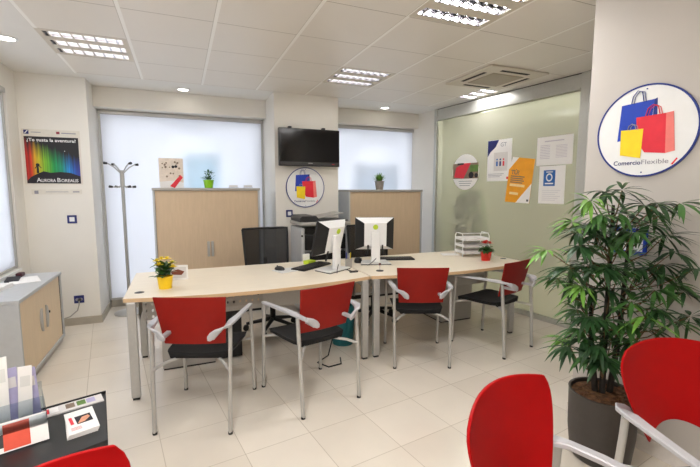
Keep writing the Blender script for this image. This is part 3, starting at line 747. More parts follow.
# ------------------------------------------------------------------ office chairs with mesh backs
def office_chair(loc, rz, label):
    t = thing('office_chair', label, 'office chair', loc, rz, 'black mesh office chairs')
    fr = MB(); W, H0, H1 = .25, .62, 1.075
    def bp(u, v): return (u * W * (1 - .08 * (1 - v)), .19 + .07 * v - .045 * (u * u) + .02, H0 + (H1 - H0) * v)
    loop = [bp(-1 + 2 * k / 10, 1) for k in range(11)] + [bp(1, 1 - k / 8) for k in range(1, 9)] + [bp(1 - 2 * k / 10, 0) for k in range(1, 11)] + [bp(-1, k / 8) for k in range(1, 9)]
    fr.tube(loop, .013, 8, cap=False); fr.build('back_frame', 'blackp', t, smooth=True)
    ms = MB(); g = [[ms.bm.verts.new(bp(-1 + 2 * i / 12, j / 8)) for i in range(13)] for j in range(9)]
    for j in range(8):
        for i in range(12): ms.bm.faces.new((g[j][i], g[j][i + 1], g[j + 1][i + 1], g[j + 1][i]))
    ms.build('back_mesh', 'mesh', t, smooth=True)
    MB().b2((-.24, -.25, .455), (.24, .20, .52)).build('seat', 'black', t, bevel=.025, seg=4)
    MB().tube([(0, .12, .44), (0, .25, .46), (0, .262, .62), (0, .262, .75)], .02, 10).build('back_spine', 'blackp', t, smooth=True)
    MB().tube([(0, 0, .10), (0, 0, .30), (0, 0, .301), (0, 0, .46)], [.03, .03, .018, .018], 14).build('gas_column', 'blackp', t, smooth=True)
    for k in range(5):
        a = R(72 * k + 20); c, s = math.cos(a), math.sin(a)
        lg = MB().tube([(c * .02, s * .02, .12), (c * .28, s * .28, .075)], [.024, .016], 10).build('base_arm', 'blackp', t, smooth=True)
        w = MB()
        for q in (-1, 1):
            o = Vector((c * .285 - s * .012 * q, s * .285 + c * .012 * q, .03))
            w.tube([o - Vector((-s, c, 0)) * .007, o + Vector((-s, c, 0)) * .007], .03, 14)
        w.build('castor', 'rubber', lg, smooth=True)
    for s in (-1, 1):
        MB().tube([(s * .20, .02, .47), (s * .27, .02, .48), (s * .275, .02, .66)], .013, 8).build('arm_post', 'blackp', t, smooth=True)
        MB().b2((s * .275 - .03, -.10, .66), (s * .275 + .03, .13, .685)).build('arm_pad', 'blackp', t, bevel=.01)
    return t
office_chair((.87, 4.22, 0), R(4), 'black mesh backed office chair behind the left desk')
office_chair((2.03, 4.12, 0), R(-6), 'black mesh backed office chair behind the right desk monitor')

# ------------------------------------------------------------------ copier
t = thing('photocopier', 'grey and black photocopier standing in front of the television pier', 'copier', (1.565, 4.46, 0), R(0))
b = MB().b2((-.30, 0, .06), (-.255, .48, 1.06)); b.b2((.255, 0, .06), (.30, .48, 1.06)); b.b2((-.255, .05, .06), (.255, .48, .84)); b.b2((-.255, .14, .84), (.255, .48, 1.06)); b.build('body', 'cablight', t, bevel=.012)
MB().b2((-.252, -.006, .80), (.252, .049, .98)).build('front_panel', 'blackp', t, bevel=.008)
for k in range(3): MB().b2((-.25, .0, .08 + .235 * k), (.25, .05, .30 + .235 * k)).build('paper_drawer', 'blackp' if k == 2 else 'offw', t, bevel=.006)
MB().b2((-.31, -.03, 1.085), (.31, .48, 1.125)).build('scanner_bed', 'cabgrey', t, bevel=.012)
MB().b2((-.252, .06, .985), (.252, .139, 1.058)).build('output_slot', 'dark', t)
lid = MB(); lid.xz([(-.30, 1.126), (.31, 1.126), (.31, 1.142), (-.06, 1.15), (-.10, 1.195), (-.27, 1.195), (-.30, 1.17)], .04, .47); lid.build('document_feeder', 'darkp', t, bevel=.012)
tr = MB(); tr.xz([(-.10, 1.165), (-.09, 1.155), (.26, 1.215), (.26, 1.225)], .08, .43); tr.build('feed_tray', 'cabgrey', t, bevel=.002)
MB().box((.05, -.055, 1.10), (.24, .09, .02), T=None).build('control_panel', 'darkp', t, bevel=.005)
MB().tube([(-.29, -.001, .97), (-.29, -.006, .97)], .012, 16).build('button', 'dark', t)

# ------------------------------------------------------------------ monitors
def monitor(loc, rz, label, sticker_dx, tilt):
    t = thing('computer_monitor', label, 'monitor', loc, rz, 'white backed computer monitors')
    # local: the screen faces +y, the back faces -y; the head tilts back on the stand
    T = Matrix.Translation((0, .01, .30)) @ Matrix.Rotation(R(tilt), 4, 'X') @ Matrix.Translation((0, -.01, -.30))
    def part(b, name, m, par=t, **k): b.bm.transform(T); return b.build(name, m, par, **k)
    MB().prism([(-.155, -.10), (.155, -.10), (.13, .10), (-.13, .10)], .006, .020).build('base', 'offw', t, bevel=.004)
    MB().prism([(-.157, -.102), (.157, -.102), (.132, .102), (-.132, .102)], 0, .006).build('base_pad', 'darkp', t)
    MB().b2((-.045, -.075, .018), (.045, -.035, .34)).build('stand', 'white', t, bevel=.012)
    part(MB().b2((-.202, .035, .135), (.202, .06, .475)), 'bezel', 'blackp', bevel=.006)
    part(MB().b2((-.18, .0605, .155), (.18, .062, .455)), 'screen', 'screen')
    o = [(-.200, .137), (.200, .137), (.200, .473), (-.200, .473)]; i_ = [(-.115, .185), (.115, .185), (.115, .425), (-.115, .425)]
    k = MB(); vo = [k.bm.verts.new((x, .036, z)) for x, z in o]; vi = [k.bm.verts.new((x, -.036, z)) for x, z in i_]
    k.bm.faces.new(vi)
    for q in (0, 2): k.bm.faces.new((vo[q], vo[(q + 1) % 4], vi[(q + 1) % 4], vi[q]))
    part(k, 'back_cover', 'white')
    for q in (1, 3):
        v = MB(); P = [(o[q], .036), (o[(q + 1) % 4], .036), (i_[(q + 1) % 4], -.036), (i_[q], -.036)]
        v.bm.faces.new([v.bm.verts.new((p[0], y, p[1])) for p, y in P]); part(v, 'side_vent', 'blackp')
    part(MB().xz(circle(.026, 24, (sticker_dx, .385)), -.040, -.0365), 'sticker', 'limep')
    MB().tube([(.012, -.06, .10), (.0, -.075, .06), (-.05, -.10, .02), (-.09, -.13, .004)], .0035, 6).build('cable', 'blackp', t, smooth=True)
    for x in (-.075, .075): part(MB().tube([(x, -.034, .10), (x, -.040, .20)], .008, 8), 'connector', 'blackp')
    return t
monitor((1.30, 3.53, .742), R(31), 'white backed monitor on the left desk, turned to the left', .03, 14)
monitor((1.835, 3.70, .742), R(-18), 'white backed monitor on the right desk, its back to the camera', .0, 5)

def keyboard(loc, rz, label):
    t = thing('keyboard', label, 'keyboard', loc, rz, 'black keyboards')
    MB().xz([(-.225, .0), (.225, .0), (.225, .014), (-.225, .014)], -.08, .08).build('base', 'blackp', t, bevel=.004)
    k = MB()
    for r in range(5):
        for c in range(15): k.b2((-.215 + c * .0288, -.07 + r * .028, .0142), (-.215 + c * .0288 + .024, -.07 + r * .028 + .024, .020))
    k.build('keys', 'darkp', t); return t
keyboard((1.17, 3.76, .742), R(36), 'black keyboard on the left desk beside the mouse')
keyboard((2.13, 3.84, .742), R(-18), 'black keyboard on the right desk behind the monitor')
o = MB().b2((-.11, -.09, 0), (.11, .09, .004)).build('mouse_pad', 'offw', loc=(.90, 3.68, .742), rz=R(20)); tag(o, 'pale mouse pad on the left desk under the black mouse', 'mouse pad')
t = thing('computer_mouse', 'black computer mouse on the pale pad of the left desk', 'mouse', (.84, 3.72, .7462), R(30))
m = MB(); m.lathe([(0, 0), (.034, 0), (.037, .008), (.032, .022), (.018, .033), (0, .036)], 20); m.bm.transform(Matrix.Diagonal((1, 1.6, 1, 1))); m.build('shell', 'blackp', t, smooth=True)
MB().tube([(-.003, .03, .032), (.003, .03, .032)], .008, 10).build('wheel', 'darkp', t)
# small things around the monitors
t = thing('pen_cup', 'small grey cup with pens between the two monitors', 'pen cup', (1.50, 3.60, .742))
MB().lathe([(0, 0), (.034, 0), (.036, .09), (.032, .09), (.03, .004), (0, .004)], 20).build('cup', 'cabgrey', t, smooth=True)
for k, (a, mm) in enumerate(((20, 'yel'), (140, 'blue'), (260, 'offw'))):
    MB().tube([(.012 * math.cos(R(a)), .012 * math.sin(R(a)), .006), (.026 * math.cos(R(a)), .026 * math.sin(R(a)), .145)], .004, 6).build('pen', mm, t)
t = thing('desk_device', 'small black device on the desk between the two monitors', 'device', (1.69, 3.80, .742))
MB().lathe([(0, 0), (.04, 0), (.042, .02), (.036, .045), (0, .05)], 18).build('body', 'blackp', t, smooth=True)
MB().lathe([(0, .0505), (.02, .0505), (.02, .054), (0, .054)], 14).build('top_disc', 'darkp', t)
o = MB().b2((-.05, -.04, 0), (.05, .04, .035)).build('note_block', 'limep', loc=(1.20, 3.93, .742), rz=R(25)); tag(o, 'lime green note block on the left desk behind the monitor', 'note block')
t = thing('card_stand', 'small metal card clip stand on the right desk near the seam', 'card stand', (1.70, 3.32, .742))
MB().lathe([(0, 0), (.035, 0), (.035, .006), (.006, .010), (0, .010)], 20).build('foot', 'darkp', t, smooth=True)
MB().tube([(0, 0, .01), (0, 0, .055)], .0025, 8).build('rod', 'chrome', t)
MB().b2((-.012, -.002, .055), (.012, .002, .075)).build('clip', 'chrome', t)
t = thing('cable_box', 'black cable with connector lying across the left desk corner', 'cable', (1.45, 3.36, .742))
MB().b2((-.04, -.014, 0), (.04, .014, .014)).build('connector', 'darkp', t, bevel=.003)
MB().tube([(.0, .014, .006), (-.02, .10, .005), (-.06, .20, .005), (-.03, .28, .005)], .004, 6).build('cord', 'blackp', t, smooth=True)
t = thing('folded_card', 'small white folded card at the back edge of the left desk', 'card', (1.19, 4.02, .742), R(-10))
o = MB(); o.xz([(-.035, 0), (.035, 0), (.035, .09), (-.035, .09)], -.02, -.018); o.build('front_leaf', 'paper', t)
o = MB(); o.xz([(-.035, 0), (.035, 0), (.035, .088), (-.035, .088)], .018, .02); o.build('back_leaf', 'paperg', t)
MB().b2((-.035, -.02, .0885), (.035, .02, .090)).build('fold', 'paper', t)

# ------------------------------------------------------------------ small plants
def potplant(name, label, loc, pm, r0, r1, ph, maker):
    t = thing(name, label, 'potted plant', loc)
    MB().lathe([(0, 0), (r0, 0), (r1, ph), (r1 + .004, ph + .002), (r1 + .004, ph + .010), (r1 - .004, ph + .010), (r1 - .006, ph - .012), (0, ph - .012)], 26).build('pot', pm, t, smooth=True)
    maker(t, ph); return t
def mk_leafy(n, L, w, spread, hgt, m, el=(5, 60)):
    def f(t, ph):
        b = MB()
        for k in range(n):
            a = random.uniform(0, 2 * math.pi); e_ = R(random.uniform(*el)); r = random.uniform(0, spread)
            p = (r * math.cos(a), r * math.sin(a), ph + random.uniform(0, hgt))
            b.leaf(p, (math.cos(a) * math.cos(e_), math.sin(a) * math.cos(e_), math.sin(e_)), (0, 0, 1), L * random.uniform(.7, 1.1), w * random.uniform(.8, 1.1), .5)
        b.build('foliage', m, t, smooth=True, fixn=False)
    return f
def blooms(t, pts, m, r, n=7):
    for p in pts:
        b = MB()
        for k in range(n):
            a = 2 * math.pi * k / n + random.uniform(-.2, .2)
            b.leaf(p, (math.cos(a), math.sin(a), .35), (0, 0, 1), r, r * .35, .2, 3)
            b.leaf((p[0], p[1], p[2] + .004), (math.cos(a + .4) * .6, math.sin(a + .4) * .6, .8), (0, 0, 1), r * .7, r * .3, .2, 3)
        b.build('flower', m, t, smooth=True, fixn=False)
t = potplant('flowering_plant', 'yellow flowering plant in a yellow pot on the left desk', (-.135, 3.37, .742), 'yelpot', .046, .056, .088, mk_leafy(70, .085, .021, .045, .10, 'leaf2'))
blooms(t, [(-.05, -.02, .215), (.02, -.01, .225), (.055, .0, .19), (-.02, .03, .22), (.06, -.04, .165), (-.035, -.055, .19)], 'petaly', .038)
t = potplant('flowering_plant', 'red flowering plant in a red pot on the right desk', (3.02, 3.39, .742), 'redpot', .046, .058, .088, mk_leafy(46, .095, .024, .03, .045, 'leaf2', (0, 45)))
blooms(t, [(.0, .0, .195), (-.03, -.02, .185), (.035, -.015, .18), (.0, .035, .185)], 'petalr', .042, 8)
potplant('small_plant', 'small green plant in a lime pot on the wide cabinet', (.317, 5.08, 1.522), 'limepot', .046, .058, .085, mk_leafy(60, .05, .012, .05, .10, 'leaf2', (10, 80)))
potplant('small_plant', 'small grassy plant in a grey pot on the right cabinet', (2.585, 5.08, 1.503), 'greypot', .05, .066, .11, mk_leafy(90, .12, .009, .03, .01, 'leaf3', (25, 85)))

# ------------------------------------------------------------------ things on the desks and cabinets
t = thing('picture_card', 'white framed card leaning behind the yellow flowers on the left desk', 'card', (-.05, 3.66, .742), R(-14))
MB().box((0, 0, .062), (.17, .012, .124)).build('board', 'paper', t)
MB().b2((-.075, -.0075, .015), (.075, -.006, .11)).build('picture', 'paperg', t)
o = MB(); o.xz([(-.04, .045), (.035, .04), (.06, .07), (.01, .09), (-.05, .075)], -.0085, -.0077); o.build('motif', mat('chestnut_print', (122, 62, 40), .7), t)
MB().b2((-.08, .006, 0), (.08, .05, .006)).build('prop', 'paper', t)

t = thing('letter_tray', 'three tier white wire letter tray on the right desk', 'letter tray', (3.10, 3.72, .742), R(-12))
w_, d_ = .155, .12
for k in range(3):
    z = .035 + .075 * k
    b = MB(); b.b2((-w_, -d_, z), (w_, d_, z + .004)); b.b2((-w_, -d_, z), (-w_ + .004, d_, z + .03)); b.b2((w_ - .004, -d_, z), (w_, d_, z + .03)); b.b2((-w_, d_ - .004, z), (w_, d_, z + .03)); b.build('tray', 'white', t, bevel=.001)
b = MB()
for s in (-1, 1):
    b.tube([(s * (w_ + .006), -d_ * .8, .003), (s * (w_ + .006), -d_ * .8, .235), (s * (w_ + .004), -d_ * .6, .265), (s * (w_ + .004), d_ * .6, .265), (s * (w_ + .006), d_ * .8, .235), (s * (w_ + .006), d_ * .8, .003)], .005, 8)
b.tube([(-w_ - .004, -d_ * .6, .265), (w_ + .004, -d_ * .6, .265)], .005, 8)
b.build('wire_frame', 'white', t, smooth=True)
for k, n_ in ((0, .028), (1, .022), (2, .02)):
    z = .0395 + .075 * k
    o = MB().b2((-.14, -.115, z), (.145, .10, z + n_)).build('paper_stack', 'paperg' if k < 2 else 'paper', loc=(3.10, 3.72, .742), rz=R(-12))
    tag(o, 'pile of papers in the %s tier of the wire letter tray' % ('bottom', 'middle', 'top')[k], 'papers', 'papers in the letter tray')
flat('paper_sheet', (2.90, 3.86, .742), (.2, .14), R(-20), 'paper', 'loose white paper lying left of the wire letter tray', 'paper')

t = thing('greeting_card', 'speckled card box standing at the left end of the wide cabinet', 'card box', (-.083, 5.10, 1.522), 0)
MB().b2((-.128, 0, 0), (.128, .03, .338)).build('box', 'cardp', t, bevel=.002)
b = MB(); b.xz([(-.02, .02), (.03, .0), (.12, .12), (.095, .15)], -.003, -.0005); b.build('red_band', 'redp', t)
b = MB(); b.xz([(-.128, 0.0), (.128, 0.0), (.128, .06), (.03, .085), (-.128, .07)], -.0012, -.0004); b.build('white_band', 'paper', t)
b = MB()
for k in range(16): b.xz(circle(random.uniform(.005, .013), 10, (random.uniform(-.11, .11), random.uniform(.13, .31))), -.0012, -.0004)
b.build('speckles', 'brownp', t)
b = MB(); b.xz(circle(.016, 12, (.02, .24)), -.0016, -.0004); b.xz(circle(.016, 12, (.05, .245)), -.0016, -.0004); b.build('dark_spots', 'printk', t)
for x, lab in ((.593, 'small clear card holder on the wide cabinet, nearer the lime pot'), (.765, 'small clear card holder at the right end of the wide cabinet')):
    t = thing('card_holder', lab, 'card holder', (x, 5.03, 1.522), 0, 'card holders on the wide cabinet')
    MB().b2((-.055, -.03, 0), (.055, .03, .006)).build('base', 'acrylic', t); MB().b2((-.05, -.015, .006), (.05, .0, .035)).build('cards', 'paperg', t)

# ------------------------------------------------------------------ television and round signs
t = thing('television', 'black flat television mounted on the pier between the windows', 'television', (1.53, 4.93, 2.027))
MB().b2((-.396, 0, -.231), (.396, .06, .231)).build('housing', 'tvb', t, bevel=.008)
MB().b2((-.365, -.0015, -.165), (.365, .0005, .205)).build('screen', 'screen', t)
MB().b2((-.385, -.004, -.222), (.385, .0, -.180)).build('speaker_bar', 'darkp', t, bevel=.003)
MB().b2((-.03, -.0055, -.197), (.03, -.0042, -.190)).build('logo_plate', 'silver', t)
MB().b2((.29, -.0055, -.205), (.32, -.0042, -.198)).build('indicator', 'redp', t)
b = MB().b2((-.26, .05, -.15), (-.22, .11, .26)); b.b2((.18, .05, -.15), (.22, .11, .26)); b.build('wall_bracket', 'blackp', t, bevel=.004)

def roundsign(label, loc, rz, r, shp, txt):
    t = thing('round_sign', label, 'sign', loc, rz, 'round shopping bag signs')
    MB().xz(circle(r * .97, 64), -.010, 0).build('disc', 'white', t)
    b = MB(); n = 64
    for k in range(n):
        a0, a1 = 2 * math.pi * k / n, 2 * math.pi * (k + 1) / n
        b.xz([(r * .965 * math.cos(a0), r * .965 * math.sin(a0)), (r * math.cos(a0), r * math.sin(a0)), (r * math.cos(a1), r * math.sin(a1)), (r * .965 * math.cos(a1), r * .965 * math.sin(a1))], -.012, 0)
    b.build('rim', 'blued', t)
    s = r / .25; q = lambda P: [(x * s, z * s) for x, z in P]
    MB().xz(q([(-.135, -.046), (-.02, -.03), (.03, .02), (.04, .164), (-.123, .154)]), -.0112, -.0102).build('blue_bag', 'blue', t)
    MB().xz(q([(.04, .164), (.053, .169), (.057, .076), (.036, .07)]), -.0113, -.0102).build('blue_bag_side', 'blued', t)
    MB().xz(q([(.008, -.116), (.107, -.128), (.098, .082), (-.044, .077), (-.03, -.06)]), -.0120, -.0114).build('red_bag', 'redp', t)
    MB().xz(q([(.107, -.128), (.15, -.118), (.132, .086), (.098, .082)]), -.0121, -.0114).build('red_bag_side', 'pink', t)
    MB().xz(q([(-.115, -.125), (-.009, -.147), (-.004, .013), (-.118, .015)]), -.0130, -.0122).build('yellow_bag', 'yel', t)
    for nm, m_, P in (('blue_handle', 'blued', [(-.072, .157), (-.066, .195), (-.045, .222), (-.022, .215), (-.012, .162)]), ('red_handle', 'redp', [(.002, .078), (.012, .118), (.036, .136), (.06, .122), (.07, .082)]), ('yellow_handle', 'print', [(-.084, .012), (-.078, .036), (-.062, .046), (-.046, .034), (-.042, .012)])):
        b = MB(); b.tube([(x * s, -.013, z * s) for x, z in P], .0024 * s, 6)
        b.tube([((x + .012) * s, -.0128, (z - .004) * s) for x, z in P], .0018 * s, 6); b.build(nm, m_, t)
    if txt:
        MB().text('Comercio', .035 * s, FACE(-.148 * s, -.0106, -.182 * s), .0005, .0004 * s, 'LEFT', .140 * s).build('lettering', 'navy', t)
        MB().text('Flexible', .036 * s, FACE(-.006 * s, -.0106, -.181 * s), .0005, 0, 'LEFT', .128 * s).build('lettering', 'print', t)
        MB().xz(q([(.136, -.188), (.145, -.19), (.166, -.158), (.160, -.155)]), -.0108, -.0101).build('slash', 'redp', t)
    for x, z in ((0, r * .9), (0, -r * .9)): MB().xz(circle(.004, 10, (x, z)), -.0125, -.0101).build('screw', 'blued', t)
    return t
c = wp(0.30, 0, 1.82)
c = wp(0.318, 0, 1.825)
roundsign('large round sign of shopping bags on the near right wall', c, GRZ, .252, None, True)
roundsign('small round sign of shopping bags under the television', (1.493, 5.04, 1.53), 0, .256, None, True)

# ------------------------------------------------------------------ poster pillar
t = thing('poster', 'aurora poster with a dark background on the pillar', 'poster', (-1.225, 5.2, 1.845))
pw, ph = .49, .565
MB().b2((-pw / 2 - .01, -.003, -ph / 2 - .005), (pw / 2 + .01, -.0005, ph / 2)).build('sheet', mat('poster_paper', (222, 216, 204), .7), t)
aw, ah = .475, .485
MB().b2((-aw / 2, -.004, -ah / 2 - .0), (aw / 2, -.0031, ah / 2 - .0)).build('artwork', m_aurora(aw, ah), t, loc=(0, 0, -.035))
b = MB(); pts = [(-.237, -.277), (.237, -.277), (.237, -.20), (.15, -.165), (.06, -.155), (-.03, -.165), (-.09, -.15), (-.15, -.18), (-.2, -.21), (-.237, -.25)]
b.xz(pts, -.0050, -.0041)
b.xz([(-.15, -.17), (-.128, -.17), (-.130, -.10), (-.146, -.10)], -.0052, -.0041); b.xz(circle(.017, 14, (-.137, -.085)), -.0052, -.0041); b.xz([(-.165, -.12), (-.135, -.075), (-.105, -.115), (-.11, -.12), (-.135, -.09), (-.16, -.125)], -.0053, -.0041)
b.build('silhouette', 'printk', t)
MB().text('¿Te gusta la aventura?', .045, FACE(0, -.0055, .158), .0006, .0008, 'CENTER', .43).build('headline', 'white', t)
b = MB(); b.text('A', .062, FACE(-.135, -.0058, -.262), .0006, .0006); b.text('URORA', .046, FACE(-.115, -.0058, -.262), .0006, .0006, 'LEFT', .125)
b.text('B', .062, FACE(.038, -.0058, -.262), .0006, .0006); b.text('OREALIS', .046, FACE(.058, -.0058, -.262), .0006, .0006, 'LEFT', .155); b.build('title', 'white', t)
b = MB(); b.b2((-.235, -.0045, .23), (-.192, -.0033, .272)); b.build('emblem', 'navy', t)
b = MB(); b.xz([(-.232, .234), (-.222, .234), (-.196, .268), (-.206, .268)], -.0050, -.0046); b.build('emblem_stroke', 'white', t)
b = MB(); b.b2((-.175, -.0042, .247), (-.09, -.0033, .254)); b.b2((.09, -.0042, .246), (.22, -.0033, .256)); b.build('fine_print', 'print', t)
MB().b2((.045, -.0042, .24), (.075, -.0033, .265)).build('red_mark', mat('muted_red_print', (150, 60, 70), .6), t)
MB().b2((.105, -.0045, .06), (.112, -.0041, .067)).build('star', 'white', t)
t = thing('notice_strip', 'narrow white paper strip taped below the aurora poster', 'notice', (-1.21, 5.2, 1.478))
MB().b2((-.225, -.0025, -.026), (.225, -.0005, .026)).build('sheet', mat('strip_paper', (224, 219, 208), .7), t)
b = MB().b2((-.20, -.0032, -.02), (-.165, -.0026, .014)); b.b2((.14, -.0032, -.006), (.20, -.0026, .006)); b.b2((-.1, -.0032, -.002), (.1, -.0026, .003)); b.build('print', 'print', t)

def plate(name, label, loc, w, h, dbl=False):
    t = thing(name, label, 'wall plate' if name == 'wall_switch' else 'socket', loc, 0, 'navy framed wall plates')
    MB().b2((-w / 2, -.010, -h / 2), (w / 2, 0, h / 2)).build('frame', 'navy', t, bevel=.003)
    if dbl:
        for x in (-.018, .018): MB().xz(circle(.016, 20, (x, 0)), -.0125, -.0101).build('outlet', 'print', t)
    else: MB().b2((-w * .27, -.013, -h * .27), (w * .27, -.0101, h * .27)).build('rocker', 'white', t, bevel=.002)
    return t
plate('wall_switch', 'navy framed light switch on the pillar below the poster', (-1.095, 5.2, 1.182), .088, .088)
plate('wall_switch', 'navy framed light switch under the small round sign', (1.277, 5.04, 1.20), .085, .09)
plate('wall_socket', 'navy wall socket low on the pillar beside the low cabinet', (-1.085, 5.2, .29), .095, .085, True)
t = thing('power_cable', 'grey power cable plugged into the low navy wall socket', 'cable', (-1.085, 5.185, .27))
MB().tube([(.01, -.005, .02), (.01, -.045, .02)], .015, 12).build('plug', 'darkp', t, smooth=True)
MB().tube([(.01, -.04, .015), (.008, -.05, -.03), (-.01, -.05, -.09), (-.08, -.055, -.15), (-.17, -.08, -.17), (-.24, -.2, -.2), (-.20, -.32, -.262)], .006, 8).build('cord', 'cabgrey', t, smooth=True)

# ------------------------------------------------------------------ papers on the glass partition
def onglass(name, label, cat, tt, z, group=None): return thing(name, label, cat, gp(tt, -.007, z), GRZ, group)
GR = 'papers taped to the glass partition'
t = onglass('round_sticker', 'white round sticker with a red truck picture on the glass', 'sticker', -.875, 1.745, GR)
b = MB(); b.xz(circle(.245, 48), -.002, 0); b.build('disc', 'paper', t)
MB().b2((-.235, -.0028, -.09), (.235, -.0021, .12)).build('picture', 'brownp', t)
b = MB(); b.xz([(-.21, -.07), (-.03, -.09), (.10, .12), (-.02, .12), (-.17, .07)], -.0034, -.0029); b.build('red_field', 'redp', t)
b = MB(); b.b2((.09, -.0034, .0), (.232, -.0029, .09)); b.build('green_field', 'green', t)
b = MB(); b.xz(circle(.045, 20, (.11, -.045)), -.0036, -.0029); b.xz(circle(.03, 20, (.2, -.05)), -.0036, -.0029); b.b2((-.15, -.0036, .10), (-.03, -.0029, .125)); b.build('dark_marks', 'printk', t)
b = MB(); [b.b2((-.12 + .01 * k, -.003, -.13 - .03 * k), (.13 - .02 * k, -.0021, -.122 - .03 * k)) for k in range(3)]; b.build('text_lines', 'print', t)

t = onglass('poster', 'white poster with navy corner and small figures on the glass', 'poster', -.308, 1.868, GR)
MB().b2((-.185, -.002, -.258), (.185, 0, .258)).build('sheet', 'paper', t)
b = MB(); b.xz([(-.183, .05), (-.183, .256), (-.01, .256), (-.06, .17), (-.14, .11)], -.0028, -.0021); b.build('navy_corner', 'navy', t)
b = MB(); b.b2((-.08, -.0027, -.13), (.13, -.0021, .10)); b.build('pale_box', 'paperg', t)
for x, m_ in ((-.03, 'skyb'), (.02, 'navy'), (.07, 'redp')):
    b = MB(); b.b2((x - .013, -.0033, -.07), (x + .013, -.0028, -.01)); b.xz(circle(.012, 12, (x, .012)), -.0033, -.0028); b.build('figure', m_, t)
b = MB(); b.text('GT', .07, FACE(.06, -.0026, .17), .0004); [b.b2((-.165, -.0027, -.17 - .018 * k), (.08 - .03 * k, -.0021, -.164 - .018 * k)) for k in range(3)]; b.build('text_lines', 'print', t)
b = MB(); b.b2((.12, -.0027, -.235), (.155, -.0021, -.205)); b.build('red_mark', 'redp', t)

t = onglass('poster', 'orange poster with a white corner hung askew on the glass', 'poster', .012, 1.61, GR)
t.rotation_euler = (0, R(6), GRZ)
b = MB(); b.xz([(-.175, -.275), (.165, -.255), (.165, .262), (-.14, .275), (-.175, .12)], -.006, -.004); b.build('sheet', 'org', t)
MB().xz([(-.02, -.268), (.164, -.254), (.164, -.02), (.05, -.17)], -.0068, -.0061).build('white_corner', 'paper', t); MB().xz([(-.174, .12), (-.05, .272), (-.14, .274)], -.0068, -.0061).build('white_corner', 'paper', t)
b = MB(); b.text('TÚ?', .07, FACE(-.135, -.0066, .07), .0004, .002, 'LEFT'); [b.b2((-.135, -.0068, .04 - .024 * k), (.06 - .02 * (k % 2), -.0061, .052 - .024 * k)) for k in range(4)]; b.build('dark_lettering', 'brownp', t)
b = MB(); b.b2((-.135, -.0068, -.075), (.075, -.0061, -.045)); b.b2((-.125, -.0068, -.175), (0, -.0061, -.145)); b.build('white_lettering', mat('pale_orange_print', (252, 222, 160), .6), t)
b = MB(); b.b2((.125, -.0076, -.235), (.15, -.0069, -.21)); b.build('small_mark', 'printk', t)

t = onglass('notice', 'white typed notice with table columns, upper right on the glass', 'notice', .432, 1.931, GR)
MB().b2((-.212, -.002, -.157), (.212, 0, .157)).build('sheet', 'paper', t)
b = MB(); b.b2((-.12, -.0026, .10), (.11, -.0021, .112))
for k in range(9): b.b2((-.17, -.0026, .06 - .018 * k), (-.05, -.0021, .066 - .018 * k)); b.b2((.02, -.0026, .05 - .016 * k), (.15, -.0021, .055 - .016 * k))
b.build('text_lines', mat('pale_grey_print', (196, 190, 200), .7), t)
t = onglass('notice', 'white notice with a blue square picture, lower right on the glass', 'notice', .42, 1.553, GR)
MB().b2((-.155, -.002, -.208), (.155, 0, .212)).build('sheet', 'paper', t)
MB().b2((-.10, -.0028, -.01), (.04, -.0021, .165)).build('blue_square', 'skyb', t)
b = MB(); n = 20
for k in range(n):
    a0, a1 = 2 * math.pi * k / n, 2 * math.pi * (k + 1) / n
    b.xz([(-.03 + .026 * math.cos(a0), .085 + .03 * math.sin(a0)), (-.03 + .04 * math.cos(a0), .085 + .046 * math.sin(a0)), (-.03 + .04 * math.cos(a1), .085 + .046 * math.sin(a1)), (-.03 + .026 * math.cos(a1), .085 + .03 * math.sin(a1))], -.0034, -.0029)
b.b2((-.08, -.0034, .01), (.02, -.0029, .025)); b.b2((-.07, -.0034, .14), (.01, -.0029, .15)); b.build('white_emblem', 'paper', t)
b = MB(); [b.b2((-.11, -.0026, -.06 - .022 * k), (.11 - .03 * (k % 3), -.0021, -.056 - .022 * k)) for k in range(6)]; b.build('text_lines', mat('light_grey_print', (200, 198, 204), .7), t)

t = thing('framed_notice', 'small blue framed notice on the white wall behind the plant', 'notice', wp(.275, 0, 1.205), GRZ)
b = MB().b2((-.10, -.012, -.075), (.10, 0, -.055)); b.b2((-.10, -.012, .055), (.10, 0, .075)); b.b2((-.10, -.012, -.055), (-.08, 0, .055)); b.b2((.08, -.012, -.055), (.10, 0, .055)); b.build('frame', 'blue', t, bevel=.002)
MB().b2((-.08, -.006, -.055), (.08, 0, .055)).build('sheet', 'paper', t)

